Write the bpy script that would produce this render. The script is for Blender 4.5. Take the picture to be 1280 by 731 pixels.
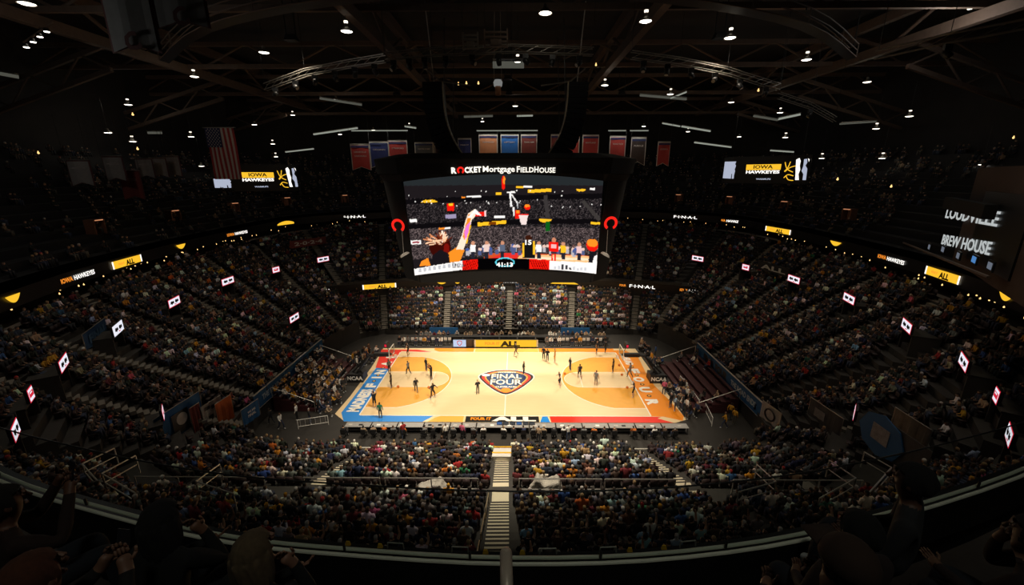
import bpy, bmesh, math, random
import numpy as np
from mathutils import Vector, Matrix
random.seed(7); RNG = np.random.default_rng(7)
for o in list(bpy.data.objects): bpy.data.objects.remove(o)
SC = bpy.context.scene; COL = SC.collection
PI = math.pi
# ------------------------------------------------------------------ camera
F_PX, PITCH, YAW, ROLL = 522.25, 0.273558, -0.010129, -0.0017086
CAM = Vector((1.112, -44.010, 22.820))
cp, sp, cy, sy = math.cos(PITCH), math.sin(PITCH), math.cos(YAW), math.sin(YAW)
FWD = Vector((sy*cp, cy*cp, -sp)); RGT = Vector((cy, -sy, 0)); UPV = RGT.cross(FWD)
R2 = RGT*math.cos(ROLL) + UPV*math.sin(ROLL); U2 = -RGT*math.sin(ROLL) + UPV*math.cos(ROLL)
cam = bpy.data.cameras.new('camera'); cam.sensor_width = 36; cam.lens = F_PX*36/1280
cam.clip_start = 0.05; cam.clip_end = 500
camo = bpy.data.objects.new('camera', cam); COL.objects.link(camo)
camo.matrix_world = Matrix(((R2.x, U2.x, -FWD.x, CAM.x), (R2.y, U2.y, -FWD.y, CAM.y), (R2.z, U2.z, -FWD.z, CAM.z), (0, 0, 0, 1)))
SC.camera = camo
# ------------------------------------------------------------------ world, light rig, exposure
w = bpy.data.worlds.new('arena_dark'); SC.world = w; w.use_nodes = True
w.node_tree.nodes['Background'].inputs[0].default_value = (0.9, 0.8, 0.65, 1)
w.node_tree.nodes['Background'].inputs[1].default_value = 0.0006
SC.view_settings.view_transform = 'Standard'; SC.view_settings.look = 'None'
SC.view_settings.exposure = 0.0; SC.view_settings.gamma = 1.0; SC.view_settings.use_curve_mapping = False
def spot(loc, tgt, power, angle, blend=1.0, col=(1.0, .86, .66), size=.6):
    l = bpy.data.lights.new('court_or_fill_spot', 'SPOT'); l.energy = power; l.spot_size = math.radians(angle); l.spot_blend = blend
    l.color = col; l.shadow_soft_size = size
    o = bpy.data.objects.new('court_or_fill_spot', l); COL.objects.link(o); o.location = loc
    o.rotation_euler = (Vector(tgt)-Vector(loc)).to_track_quat('-Z', 'Y').to_euler(); return o
for x in (-17, 0, 17):                       # sports lights on the catwalks, aimed at the court from both sides
    spot((x, -25, 34), (x*.5, -1.5, 0), 22000, 44, size=1.2)
    spot((x, 25, 34), (x*.5, 1.5, 0), 22000, 44, size=1.2)
for s in (-1, 1):                             # wide wash that spills onto the seats
    spot((0, s*17, 34.5), (0, s*13, 0), 56000, 74, size=1.2)
    spot((s*20, 0, 34.5), (s*23, 2, 2), 4600, 105, size=1.2)
    spot((s*25, -12, 34), (s*5, 18, 3), 42000, 34, size=1.2)      # added fill on the faces in the far stand
    spot((s*24, -22, 33), (s*25, -22, 5), 1700, 95, size=1.0)     # added fill that brightens the near corners
spot((2.5, -47, 33), (1.5, -41, 19.5), 560, 110, col=(.97, 1.0, .86))    # house light above the balcony
# ------------------------------------------------------------------ pixel helpers (turn photo points into places at a known depth or height)
def ray(x, y): return FWD + R2*((x-640)/F_PX) - U2*((y-365.5)/F_PX)
def atz(x, y, z): d = ray(x, y); return CAM + d*((z-CAM.z)/d.z)
def aty(x, y, Y): d = ray(x, y); return CAM + d*((Y-CAM.y)/d.y)
def atd(x, y, dep): return CAM + ray(x, y)*dep
def proj(P): q = Vector(P)-CAM; dz = q.dot(FWD); return (640+F_PX*q.dot(R2)/dz, 365.5-F_PX*q.dot(U2)/dz, dz)
# ------------------------------------------------------------------ materials
MATS = {}
def mat(name, col=(.5, .5, .5), rough=.7, metal=0, emit=0, noise=0, scale=8, ecol=None, alpha=1):
    if name in MATS: return MATS[name]
    m = bpy.data.materials.new(name); m.use_nodes = True; nt = m.node_tree; b = nt.nodes['Principled BSDF']
    b.inputs['Base Color'].default_value = (*col, 1); b.inputs['Roughness'].default_value = rough; b.inputs['Metallic'].default_value = metal
    if emit:
        b.inputs['Emission Color'].default_value = (*(ecol or col), 1); b.inputs['Emission Strength'].default_value = emit
        if emit: b.inputs['Base Color'].default_value = (*(c*.1 for c in col), 1)
    if noise:
        tc = nt.nodes.new('ShaderNodeTexCoord'); n = nt.nodes.new('ShaderNodeTexNoise'); n.inputs['Scale'].default_value = scale
        n.inputs['Detail'].default_value = 4
        r = nt.nodes.new('ShaderNodeMix'); r.data_type = 'RGBA'
        r.inputs[6].default_value = (*(c*(1-noise) for c in col), 1); r.inputs[7].default_value = (*(min(1, c*(1+noise)) for c in col), 1)
        nt.links.new(tc.outputs['Object'], n.inputs['Vector']); nt.links.new(n.outputs[0], r.inputs[0]); nt.links.new(r.outputs[2], b.inputs['Base Color'])
    MATS[name] = m; return m
def glow(name, col, s, light=False):
    if name in MATS: return MATS[name]
    m = bpy.data.materials.new(name); m.use_nodes = True; nt = m.node_tree; nt.nodes.remove(nt.nodes['Principled BSDF'])
    e = nt.nodes.new('ShaderNodeEmission'); e.inputs[0].default_value = (*col, 1); e.inputs[1].default_value = s
    nt.links.new(e.outputs[0], nt.nodes['Material Output'].inputs[0])
    if not light: m.cycles.emission_sampling = 'NONE'
    MATS[name] = m; return m
def attr_mat(name, attr='Col', emit=0, rough=.8):
    m = bpy.data.materials.new(name); m.use_nodes = True; nt = m.node_tree; b = nt.nodes['Principled BSDF']
    a = nt.nodes.new('ShaderNodeAttribute'); a.attribute_name = attr; b.inputs['Roughness'].default_value = rough
    if emit:
        nt.nodes.remove(b); e = nt.nodes.new('ShaderNodeEmission'); e.inputs[1].default_value = emit
        nt.links.new(a.outputs['Color'], e.inputs[0]); nt.links.new(e.outputs[0], nt.nodes['Material Output'].inputs[0])
    else: nt.links.new(a.outputs['Color'], b.inputs['Base Color'])
    MATS[name] = m; return m
def ramp_mat(name, cols, rough=.75, objcol=False):
    """person materials: colour from the object's own colour, or picked per object from a ramp"""
    m = bpy.data.materials.new(name); m.use_nodes = True; nt = m.node_tree; b = nt.nodes['Principled BSDF']; b.inputs['Roughness'].default_value = rough
    oi = nt.nodes.new('ShaderNodeObjectInfo')
    if objcol: nt.links.new(oi.outputs['Color'], b.inputs['Base Color'])
    else:
        r = nt.nodes.new('ShaderNodeValToRGB'); r.color_ramp.interpolation = 'CONSTANT'
        while len(r.color_ramp.elements) < len(cols): r.color_ramp.elements.new(.5)
        for i, c in enumerate(cols): r.color_ramp.elements[i].position = i/len(cols); r.color_ramp.elements[i].color = (*c, 1)
        nt.links.new(oi.outputs['Random'], r.inputs[0]); nt.links.new(r.outputs[0], b.inputs['Base Color'])
    MATS[name] = m; return m
SKIN = [(.52, .30, .20), (.42, .23, .15), (.22, .11, .07), (.58, .36, .26), (.12, .06, .04), (.48, .28, .19)]
HAIR = [(.02, .015, .012), (.05, .028, .015), (.10, .055, .03), (.32, .21, .10), (.015, .012, .01), (.45, .42, .40)]
PANT = [(.02, .022, .03), (.03, .04, .08), (.012, .012, .014), (.10, .09, .075), (.04, .055, .10)]
M_skin = ramp_mat('skin', SKIN, .6); M_hair = ramp_mat('hair', HAIR, .6); M_pant = ramp_mat('trousers', PANT, .85)
M_shirt = ramp_mat('shirt_fabric', None, .85, True); M_shoe = mat('shoes', (.55, .55, .55), .6)
M_conc = mat('terrace_concrete', (.045, .041, .037), .9, noise=.35, scale=1.5)
M_step = mat('step_concrete', (.20, .18, .15), .85, noise=.2, scale=3)
M_nose = mat('step_nosing', (.62, .55, .40), .7)
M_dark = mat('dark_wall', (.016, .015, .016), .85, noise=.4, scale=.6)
M_black = mat('black_metal', (.012, .012, .013), .45, noise=.3, scale=5)
M_steel = mat('brown_steel', (.105, .072, .055), .7, noise=.3, scale=2)
M_alu = mat('truss_aluminium', (.30, .28, .25), .4, .6, noise=.2, scale=4)
M_rail = mat('rail_steel', (.62, .60, .55), .35, .7, noise=.1, scale=6)
M_white = mat('white_paint', (.78, .76, .72), .6, noise=.08, scale=6)
M_grey = mat('grey_laminate', (.30, .29, .28), .5, noise=.15, scale=6)
M_seat = mat('seat_plastic', (.050, .022, .024), .5, noise=.3, scale=3)
M_seatstuff = mat('seat_plastic_rows', (.045, .028, .028), .55, noise=.4, scale=2)
M_maroon = mat('maroon_bleacher', (.05, .011, .013), .6, noise=.3, scale=3)
M_blue = mat('blue_tarp', (.012, .10, .27), .75, noise=.15, scale=3)
M_red = mat('red_tarp', (.42, .03, .02), .75, noise=.15, scale=3)
M_orange_t = mat('orange_tarp', (.55, .12, .02), .75, noise=.15, scale=3)
M_navy = mat('navy_cloth', (.012, .02, .09), .8, noise=.2, scale=3)
M_pale = mat('pale_cloth', (.46, .43, .40), .85, noise=.25, scale=4)
M_maple = mat('maple_boards', (.80, .63, .40), .38, noise=.06, scale=1)
M_black_ink = mat('black_paint', (.012, .012, .012), .5)
M_yel = mat('yellow_vinyl', (.75, .42, .02), .6)
G_white = glow('led_white', (1, .96, .9), 1.3); G_yel = glow('led_yellow', (1, .55, .03), 1.0); G_red = glow('led_red', (1, .02, .012), 1.0)
G_or = glow('led_orange', (1, .30, .03), 1.0); G_lamp = glow('lamp_face', (1, .93, .80), 5.0); G_warm = glow('warm_bulb', (1, .62, .22), 1.6)
G_cyan = glow('led_cyan', (.12, .62, .75), 1.0); G_black = mat('led_off', (.008, .008, .009), .4); G_pale = glow('led_pale', (.42, .46, .58), 1.0)
G_dim = glow('dim_led_white', (.55, .55, .55), .12); G_tv = glow('tv_blue', (.10, .22, .5), .6)
# ------------------------------------------------------------------ mesh helpers
def box_bm(bm, c, s, M=None, taper=1):
    vs = []
    for dz in (-.5, .5):
        k = taper if dz > 0 else 1
        for dx, dy in ((-.5, -.5), (.5, -.5), (.5, .5), (-.5, .5)):
            v = Vector((c[0]+dx*s[0]*k, c[1]+dy*s[1]*k, c[2]+dz*s[2]))
            vs.append(bm.verts.new(M @ v if M else v))
    for f in ((3, 2, 1, 0), (4, 5, 6, 7), (0, 1, 5, 4), (1, 2, 6, 5), (2, 3, 7, 6), (3, 0, 4, 7)): bm.faces.new([vs[i] for i in f])
def tube_bm(bm, a, b, r, n=6, r2=None):
    a, b = Vector(a), Vector(b); d = (b-a).normalized(); u = d.orthogonal().normalized(); v = d.cross(u); r2 = r if r2 is None else r2
    A = [bm.verts.new(a+(u*math.cos(t)+v*math.sin(t))*r) for t in [2*PI*i/n for i in range(n)]]
    B = [bm.verts.new(b+(u*math.cos(t)+v*math.sin(t))*r2) for t in [2*PI*i/n for i in range(n)]]
    for i in range(n): bm.faces.new((A[i], A[(i+1) % n], B[(i+1) % n], B[i]))
    bm.faces.new(A[::-1]); bm.faces.new(B)
def path_bm(bm, pts, r, n=6):
    for i in range(len(pts)-1): tube_bm(bm, pts[i], pts[i+1], r, n)
def lathe_bm(bm, prof, n=12, c=(0, 0, 0)):
    rings = []
    for r, z in prof:
        rings.append([bm.verts.new((c[0]+r*math.cos(2*PI*i/n), c[1]+r*math.sin(2*PI*i/n), c[2]+z)) for i in range(n)])
    for a, b in zip(rings, rings[1:]):
        for i in range(n): bm.faces.new((a[i], a[(i+1) % n], b[(i+1) % n], b[i]))
    bm.faces.new(rings[0][::-1]); bm.faces.new(rings[-1])
def obj(name, bm, m=None, parent=None, smooth=False):
    me = bpy.data.meshes.new(name)
    if isinstance(bm, bmesh.types.BMesh): bm.normal_update(); bm.to_mesh(me); bm.free()
    else: me = bm
    if m is not None:
        for q in (m if isinstance(m, (list, tuple)) else [m]): me.materials.append(q)
    if smooth: me.polygons.foreach_set('use_smooth', [True]*len(me.polygons))
    o = bpy.data.objects.new(name, me); COL.objects.link(o); o.parent = parent; return o
def inst(name, me, parent=None, M=None):
    o = bpy.data.objects.new(name, me); COL.objects.link(o); o.parent = parent
    if M is not None: o.matrix_local = M
    return o
def tag(o, label, cat, group=None, kind=None):
    o['label'] = label
    if cat: o['category'] = cat
    if group: o['group'] = group
    if kind: o['kind'] = kind
    return o
def struct(o, label=None):
    o['kind'] = 'structure'
    if label: o['label'] = label
    return o
def empty(name, loc=(0, 0, 0), M=None):
    o = bpy.data.objects.new(name, None); o.empty_display_size = .2; COL.objects.link(o)
    if M is not None: o.matrix_world = M
    else: o.location = loc
    return o
def boxo(name, c, s, m, parent=None, M=None, taper=1):
    bm = bmesh.new(); box_bm(bm, c, s, M, taper); return obj(name, bm, m, parent)
def tubeo(name, pts, r, m, parent=None, n=6):
    bm = bmesh.new(); path_bm(bm, [Vector(p) for p in pts], r, n); return obj(name, bm, m, parent)
def poly(name, pts, z, m, parent=None, th=0):
    bm = bmesh.new(); vs = [bm.verts.new((p[0], p[1], z)) for p in pts]; f = bm.faces.new(vs)
    bm.normal_update()
    if f.normal.z < 0: bmesh.ops.reverse_faces(bm, faces=[f])
    if th:
        r = bmesh.ops.extrude_face_region(bm, geom=[f]); bmesh.ops.translate(bm, verts=[g for g in r['geom'] if isinstance(g, bmesh.types.BMVert)], vec=(0, 0, th))
    return obj(name, bm, m, parent)
def loft(name, loops, m, parent, off):
    bm = bmesh.new(); R_ = [[bm.verts.new(Vector(p)-off) for p in L] for L in loops]
    for a, b_ in zip(R_, R_[1:]):
        n = len(a)
        for i in range(n): bm.faces.new((a[i], a[(i+1) % n], b_[(i+1) % n], b_[i]))
    bm.faces.new(R_[0][::-1]); bm.faces.new(R_[-1]); return obj(name, bm, m, parent)
TXT = {}
def text_mesh(s, size, bold, ext, align='CENTER'):
    k = (s, size, bold, ext, align)
    if k in TXT: return TXT[k].copy()
    c = bpy.data.curves.new('t', 'FONT'); c.body = s; c.size = size; c.offset = bold*size; c.extrude = ext; c.align_x = align; c.align_y = 'CENTER'; c.resolution_u = 2
    o = bpy.data.objects.new('t', c); COL.objects.link(o); dg = bpy.context.evaluated_depsgraph_get()
    me = bpy.data.meshes.new_from_object(o.evaluated_get(dg)); bpy.data.objects.remove(o); bpy.data.curves.remove(c)
    me.materials.clear(); TXT[k] = me; return me.copy()
def text(name, s, size, m, M, parent=None, bold=.02, ext=.004, sx=1, align='CENTER', fit=None):
    me = text_mesh(s, size, bold, ext, align); me.materials.append(m)
    if fit:                                   # stretch the word to a given width and height, centred
        n = len(me.vertices); a = np.zeros(n*3); me.vertices.foreach_get('co', a); a = a.reshape(-1, 3); lo, hi = a.min(0), a.max(0)
        a[:, 0] = (a[:, 0]-(lo[0]+hi[0])/2)*fit[0]/(hi[0]-lo[0]); a[:, 1] = (a[:, 1]-(lo[1]+hi[1])/2)*fit[1]/(hi[1]-lo[1]); me.vertices.foreach_set('co', a.reshape(-1)); me.update()
    return inst(name, me, parent, M @ Matrix.Diagonal((sx, 1, 1, 1)))
def frame(o, x, y):            # matrix from origin, x axis, y axis
    x = Vector(x).normalized(); y = Vector(y); z = x.cross(y).normalized(); y = z.cross(x); o = Vector(o)
    return Matrix(((x.x, y.x, z.x, o.x), (x.y, y.y, z.y, o.y), (x.z, y.z, z.z, o.z), (0, 0, 0, 1)))
def catmull(P, n=6, closed=True):
    P = [Vector(p) for p in P]; N = len(P); out = []
    for i in range(N if closed else N-1):
        a, b, c, d = (P[(i-1) % N], P[i], P[(i+1) % N], P[(i+2) % N]) if closed else (P[max(i-1, 0)], P[i], P[i+1], P[min(i+2, N-1)])
        for k in range(n):
            t = k/n; out.append(.5*((2*b)+(c-a)*t+(2*a-5*b+4*c-d)*t*t+(3*b-a-3*c+d)*t**3))
    if not closed: out.append(P[-1])
    return out
# ================================================================== STRUCTURE
# ---- floor and court
fl = struct(poly('floor', [(-75, -80), (75, -80), (75, 80), (-75, 80)], -.03, mat('arena_floor', (.026, .023, .020), .7, noise=.3, scale=.7)), 'dark grey arena floor around the court')
XC, YC = 14.325, 7.62
m = M_maple; nt = m.node_tree; b = nt.nodes['Principled BSDF']
wv = nt.nodes.new('ShaderNodeTexNoise'); mp = nt.nodes.new('ShaderNodeMapping'); tc = nt.nodes.new('ShaderNodeTexCoord')
mp.inputs['Scale'].default_value = (.35, 9, 1); wv.inputs['Scale'].default_value = 1.2; wv.inputs['Detail'].default_value = 3
mx = nt.nodes.new('ShaderNodeMix'); mx.data_type = 'RGBA'; mx.inputs[6].default_value = (.74, .53, .28, 1); mx.inputs[7].default_value = (.85, .67, .41, 1)
nt.links.new(tc.outputs['Object'], mp.inputs[0]); nt.links.new(mp.outputs[0], wv.inputs['Vector']); nt.links.new(wv.outputs[0], mx.inputs[0]); nt.links.new(mx.outputs[2], b.inputs['Base Color'])
M_stain = mat('orange_stained_maple', (.80, .38, .06), .4, noise=.10, scale=2)
P_blue = mat('blue_court_paint', (.02, .24, .72), .45); P_red = mat('red_court_paint', (.80, .035, .02), .45)
P_or = mat('orange_court_paint', (.85, .27, .015), .45); P_tan = mat('tan_court_paint', (.80, .42, .08), .45); P_wh = mat('white_court_paint', (.88, .84, .76), .45)
court = struct(poly('basketball_court', [(-15.4, -8.75), (16.4, -8.75), (17.6, -8.2), (17.4, 9.0), (-17.1, 9.0), (-16.75, 3), (-16.7, -4), (-16.9, -7.4)], -.028, M_maple, th=.028), 'bright maple basketball court with coloured aprons')
def cp_(name, pts, k, m, lab=None):
    o = poly(name, pts, .003*k, m, court)
    if lab: o['label'] = lab
    return o
def arc(cx, cyy, r, a0, a1, n=24): return [(cx+r*math.cos(a0+(a1-a0)*i/n), cyy+r*math.sin(a0+(a1-a0)*i/n)) for i in range(n+1)]
cp_('apron_panel', [(-15.5, -8.75), (-14.35, -8.75), (-14.35, 2.6), (-16.1, 2.9), (-16.2, .5), (-16.25, -4), (-16.35, -7.2)], 1, P_blue, 'blue painted apron along the baseline')
cp_('apron_panel', [(-14.35, -8.75), (-7.9, -8.75), (-7.4, -8.2), (-7.0, -7.7), (-14.35, -7.7)], 1, P_blue)
cp_('apron_panel', [(-16.2, 2.9), (-14.35, 2.6), (-14.35, 8.0), (-11.0, 7.72), (-10.2, 7.75), (-12.2, 8.5), (-17.2, 8.5)], 1, P_red, 'red painted apron at the far corner')
cp_('apron_panel', [(-7.4, -8.75), (-6.8, -8.0), (-6.3, -7.72), (-4.0, -7.72), (-4.0, -8.75)], 1, P_tan)
cp_('apron_panel', [(-3.8, -8.75), (-3.8, -7.75), (3.35, -7.75), (3.35, -8.75)], 1, M_black_ink, 'black apron panel with white lettering')
cp_('apron_panel', [(3.45, -8.75), (3.7, -7.75), (4.2, -7.75), (4.4, -8.75)], 2, P_blue)
cp_('apron_panel', [(4.5, -8.75), (4.4, -7.72), (15.4, -7.72), (14.9, -8.0), (16.2, -8.75)], 1, P_red, 'red painted apron along the sideline')
cp_('apron_panel', [(14.35, -7.6), (15.6, -7.7), (17.2, -8.4), (17.6, -7.6), (17.2, -4.2), (16.7, -1.4), (16.7, 2), (17.0, 6.2), (15.9, 8.4), (14.35, 8.4)], 1, P_or, 'orange painted apron along the baseline')
cp_('apron_panel', [(-10.0, 8.4), (-9.2, 7.8), (-4.6, 7.72), (-4.6, 9.0), (-10, 9.0)], 1, P_or); cp_('apron_panel', [(4.2, 7.72), (9.5, 7.9), (14.35, 7.72), (14.35, 9.0), (4.2, 9.0)], 1, P_or)
cp_('apron_panel', [(-4.4, 7.72), (4.1, 7.72), (4.1, 8.9), (-4.4, 8.9)], 1, P_tan)
for s in (-1, 1):
    a = [(s*XC, -6.25), (s*12.9, -6.25)] + [(s*(12.9-6.5*math.cos(t)), 6.5*math.sin(t)) for t in [(-1.29+2.58*i/28) for i in range(29)]] + [(s*12.9, 6.25), (s*XC, 6.25)]
    cp_('three_point_line', a, 1, P_wh)
    a2 = [(s*XC, -6.17), (s*12.9, -6.17)] + [(s*(12.9-6.42*math.cos(t)), 6.42*math.sin(t)) for t in [(-1.29+2.58*i/28) for i in range(29)]] + [(s*12.9, 6.17), (s*XC, 6.17)]
    cp_('three_point_area', a2, 2, M_stain, 'orange stained area inside the three point line')
    ln = lambda e: [(s*XC, -1.83-e), (s*8.6, -1.83-e)] + [(s*(8.6-(1.83+e)*math.cos(t)), (1.83+e)*math.sin(t)) for t in [(-PI/2+PI*i/20) for i in range(21)]] + [(s*8.6, 1.83+e), (s*XC, 1.83+e)]
    cp_('lane_line', ln(.06), 3, P_wh); cp_('lane', ln(0), 4, M_maple, 'unstained lane under the basket')
    cp_('free_throw_line', [(s*8.57, -1.83), (s*8.63, -1.83), (s*8.63, 1.83), (s*8.57, 1.83)], 5, P_wh)
    cp_('baseline', [(s*XC, -YC), (s*(XC+.12), -YC), (s*(XC+.12), YC), (s*XC, YC)], 5, P_wh)
    cp_('sideline', [(-XC, s*YC), (XC, s*YC), (XC, s*(YC+.1)), (-XC, s*(YC+.1))], 5, P_wh)
cp_('center_line', [(-.05, -YC), (.05, -YC), (.05, YC), (-.05, YC)], 3, P_wh)
cp_('center_circle', arc(0, 0, 1.83, 0, 2*PI, 32)[:-1], 1, P_wh); cp_('center_disc', arc(0, 0, 1.77, 0, 2*PI, 32)[:-1], 2, M_maple)
LG = catmull([(-3.2, .6, 0), (-2.6, 1.55, 0), (-1.35, 2.2, 0), (0, 2.38, 0), (1.35, 2.2, 0), (2.6, 1.55, 0), (3.15, .6, 0), (2.55, -.8, 0), (1.3, -2.55, 0), (0, -3.5, 0), (-1.3, -2.55, 0), (-2.55, -.8, 0)], 4)
logo = cp_('center_logo', [(p.x*1.05, (p.y+.3)*1.05-.3) for p in LG], 4, P_wh, 'rounded triangular tournament emblem at centre court')
def lg(name, pts, k, m): return poly(name, pts, .003*k, m, logo)
lg('emblem_border', [(p.x, p.y) for p in LG], 5, M_black_ink)
lg('emblem_ring', [(p.x*.91, (p.y+.3)*.90-.3) for p in LG], 6, P_red)
lg('emblem_ring', [(p.x*.80, (p.y+.3)*.88-.3) for p in LG], 7, P_tan)
lg('emblem_ring', [(p.x*.74, (p.y+.3)*.80-.3) for p in LG], 8, mat('navy_court_paint', (.02, .04, .12), .5))
lg('emblem_fill', [(p.x*.56, (p.y+.2)*.62-.1) for p in LG], 9, mat('sky_court_paint', (.03, .10, .26), .5))
lg('emblem_ball', arc(0, -2.6, .55, 0, 2*PI, 20)[:-1], 9, P_or)
lg('emblem_highlight', [(-2.45+.5*math.cos(t), 1.0+.33*math.sin(t)) for t in [2*PI*i/18 for i in range(18)]], 9, mat('ice_court_paint', (.7, .82, .92), .5))
def ctext(s, w_, h_, m, x, y, k, rot=0, bold=.04, par=court):
    return text('lettering', s, 1, m, Matrix.Translation((x, y, .003*k)) @ Matrix.Rotation(rot, 4, 'Z'), par, bold, .0, 1, fit=(w_, h_))
ctext('FINAL', 3.75, 1.42, M_black_ink, 0, .68, 10, 0, .06, logo); ctext('FOUR', 3.85, 1.5, M_black_ink, 0, -.72, 10, 0, .06, logo)
ctext('FINAL', 3.55, 1.18, P_wh, 0, .68, 11, 0, .025, logo); ctext('FOUR', 3.65, 1.28, P_wh, 0, -.72, 11, 0, .025, logo)
ctext('CLEVELAND', 2.4, .36, P_wh, 0, -1.85, 11, 0, .04, logo); ctext("WOMEN'S", 2.2, .34, P_wh, 0, 1.72, 11, 0, .04, logo)
FN = math.pi/2
for ch, yy, w_ in (('F', -1.6, .95), ('I', .3, .36), ('N', 1.75, 1.15), ('A', 4.05, 1.3), ('L', 6.3, 1.1)): ctext(ch, w_, 1.2, P_wh, -15.22, yy, 6, FN, .06)
for yy in (-.55, 1.0-.1, 2.85, 5.2): cp_('emblem_dot', arc(-15.25, yy, .22, 0, 2*PI, 14)[:-1], 6, M_black_ink); cp_('emblem_dot', arc(-15.25, yy, .13, 0, 2*PI, 12)[:-1], 7, P_tan)
ctext('MADNESS', 4.6, 1.3, P_wh, -15.3, -4.75, 6, FN, .06)
for ch, yy in (('F', 2.2), ('O', .05), ('U', -2.35), ('R', -5.0)): ctext(ch, 1.2, 1.3, P_wh, 15.35, yy, 6, -FN, .06)
for yy in (3.3, 1.1, -1.15, -3.7): cp_('emblem_dot', arc(15.4, yy, .25, 0, 2*PI, 14)[:-1], 6, M_black_ink); cp_('emblem_dot', arc(15.4, yy, .14, 0, 2*PI, 12)[:-1], 7, P_tan)
ctext('CLEVELAND', 3.4, 1.0, P_wh, 15.35, 5.55, 6, -FN, .05)
ctext('FOUR IT', 2.0, .5, P_or, -2.3, -8.2, 6, 0, .05); ctext('ALL', 4.3, .8, P_wh, .9, -8.22, 6, 0, .06)
# ---- seating bowl
LL = [((0, -14), (.5, -38.5)), ((-11, -14), (-11.8, -37)), ((-17, -14), (-21.5, -33.3)), ((-20.5, -13.6), (-28.8, -28)), ((-22.8, -12), (-32.5, -22.5)), ((-23.5, -8.5), (-35, -16.5)),
      ((-23.5, -4.5), (-37.8, -8.7)), ((-23.5, .5), (-39.8, .3)), ((-23.5, 5), (-41.3, 11)), ((-22.8, 9.5), (-41, 21.5)), ((-21.5, 12.5), (-38, 33)), ((-18.5, 14.5), (-26.5, 42)), ((-9.3, 14.5), (-12.5, 46)), ((0, 14.5), (.5, 47))]
LINES = LL + [((-i[0], i[1]), (1-o[0], o[1])) for i, o in LL[1:-1][::-1]]      # goes all the way round; index 13 = far centre
NL = len(LINES)
def side_kind(i):
    j = i if i < 13 else 25-i          # sector i between line i and i+1
    return 'near' if j <= 2 else ('far' if j >= 10 else 'end')
def lpt(i, t): a, b = LINES[i % NL]; return Vector((a[0]+(b[0]-a[0])*t, a[1]+(b[1]-a[1])*t, 0))
def tsplit(i, kind):
    if kind == 'near':
        for k in range(200):
            if lpt(i, k/200).y < -22.6 or k/200 >= .45: return k/200
    for k in range(200):
        p = lpt(i, k/200)
        if p.y > 23-.0073*p.x*p.x: return k/200
def rows_of(i):
    """rows of sector i: list of (ta0, ta1, tb0, tb1, z, tier)"""
    k = side_kind(i); R = []; a, b = i, i+1
    if k == 'end':
        n = 20; bl = {3: .3, 4: .65}.get(i if i < 13 else 25-i, 1.0)          # corners blend the side profile into the end profile
        for r in range(n):
            t = r/(n-1); zs = .75+3.5*t/.47 if t < .47 else 4.4+(12.2-4.4)*(t-.47)/.53
            R.append((r/n, (r+1)/n, r/n, (r+1)/n, (2.6+9.4*t)*bl+zs*(1-bl), 'E'))
    else:
        ta, tb = tsplit(a, k), tsplit(b, k); n = 9 if k == 'near' else 10; z0, zt = .75, (4.1 if k == 'near' else 4.3)
        for r in range(n): R.append((ta*r/n, ta*(r+1)/n, tb*r/n, tb*(r+1)/n, z0+(zt-z0)*r/(n-1), 'A'))
        da = 2.3/(lpt(a, 1)-lpt(a, 0)).length; db = 2.3/(lpt(b, 1)-lpt(b, 0)).length
        if k == 'near': R.append((ta, ta+da, tb, tb+db, 4.45, 'X'))
        else: da = db = 0
        n = 16; zb = 5.5 if k == 'near' else 6.9; zt = 12.2 if k == 'near' else 12.7
        for r in range(n): R.append((ta+da+(1-ta-da)*r/n, ta+da+(1-ta-da)*(r+1)/n, tb+db+(1-tb-db)*r/n, tb+db+(1-tb-db)*(r+1)/n, zb+(zt-zb)*r/(n-1), 'B'))
    if k == 'near' or i in (3, 4, 21, 22):            # rows carry on under the balcony
        z = R[-1][4]; n = 16 if k == 'near' else 20; st = (1-R[-1][0], 1-R[-1][2])
        for r in range(7): R.append((1+st[0]*r, 1+st[0]*(r+1), 1+st[1]*r, 1+st[1]*(r+1), z+.45*(r+1), R[-1][5]))
    return R
ROWS = [rows_of(i) for i in range(NL)]
for i in range(NL):
    bm = bmesh.new(); prev = None
    def strip(pa, pb, z):
        return bm.verts.new((pa.x, pa.y, z)), bm.verts.new((pb.x, pb.y, z))
    last = strip(lpt(i, 0), lpt(i+1, 0), -.03)
    for (a0, a1, b0, b1, z, tier) in ROWS[i]:
        f = strip(lpt(i, a0), lpt(i+1, b0), z); r = strip(lpt(i, a1), lpt(i+1, b1), z)
        bm.faces.new((last[0], f[0], f[1], last[1])); bm.faces.new((f[0], r[0], r[1], f[1])); last = r
        for q in (0, 1):
            g0, g1 = bm.verts.new((f[q].co.x, f[q].co.y, -.03)), bm.verts.new((r[q].co.x, r[q].co.y, -.03)); bm.faces.new((f[q], r[q], g1, g0))
    k = side_kind(i)
    struct(obj('seating_terrace', bm, M_conc), {'near': 'stepped seating terrace below the balcony', 'far': 'stepped seating terrace behind the team benches', 'end': 'stepped seating terrace behind the basket'}[k])
def terrace_z(x, y):
    best = (1e9, 0)
    for i in range(NL):
        for (a0, a1, b0, b1, z, tier) in ROWS[i]:
            for s in (.1, .3, .5, .7, .9):
                A = lpt(i, (a0+a1)/2); B = lpt(i+1, (b0+b1)/2); p = A.lerp(B, s); d = (p.x-x)**2+(p.y-y)**2
                if d < best[0]: best = (d, z)
    return best[1]
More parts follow.
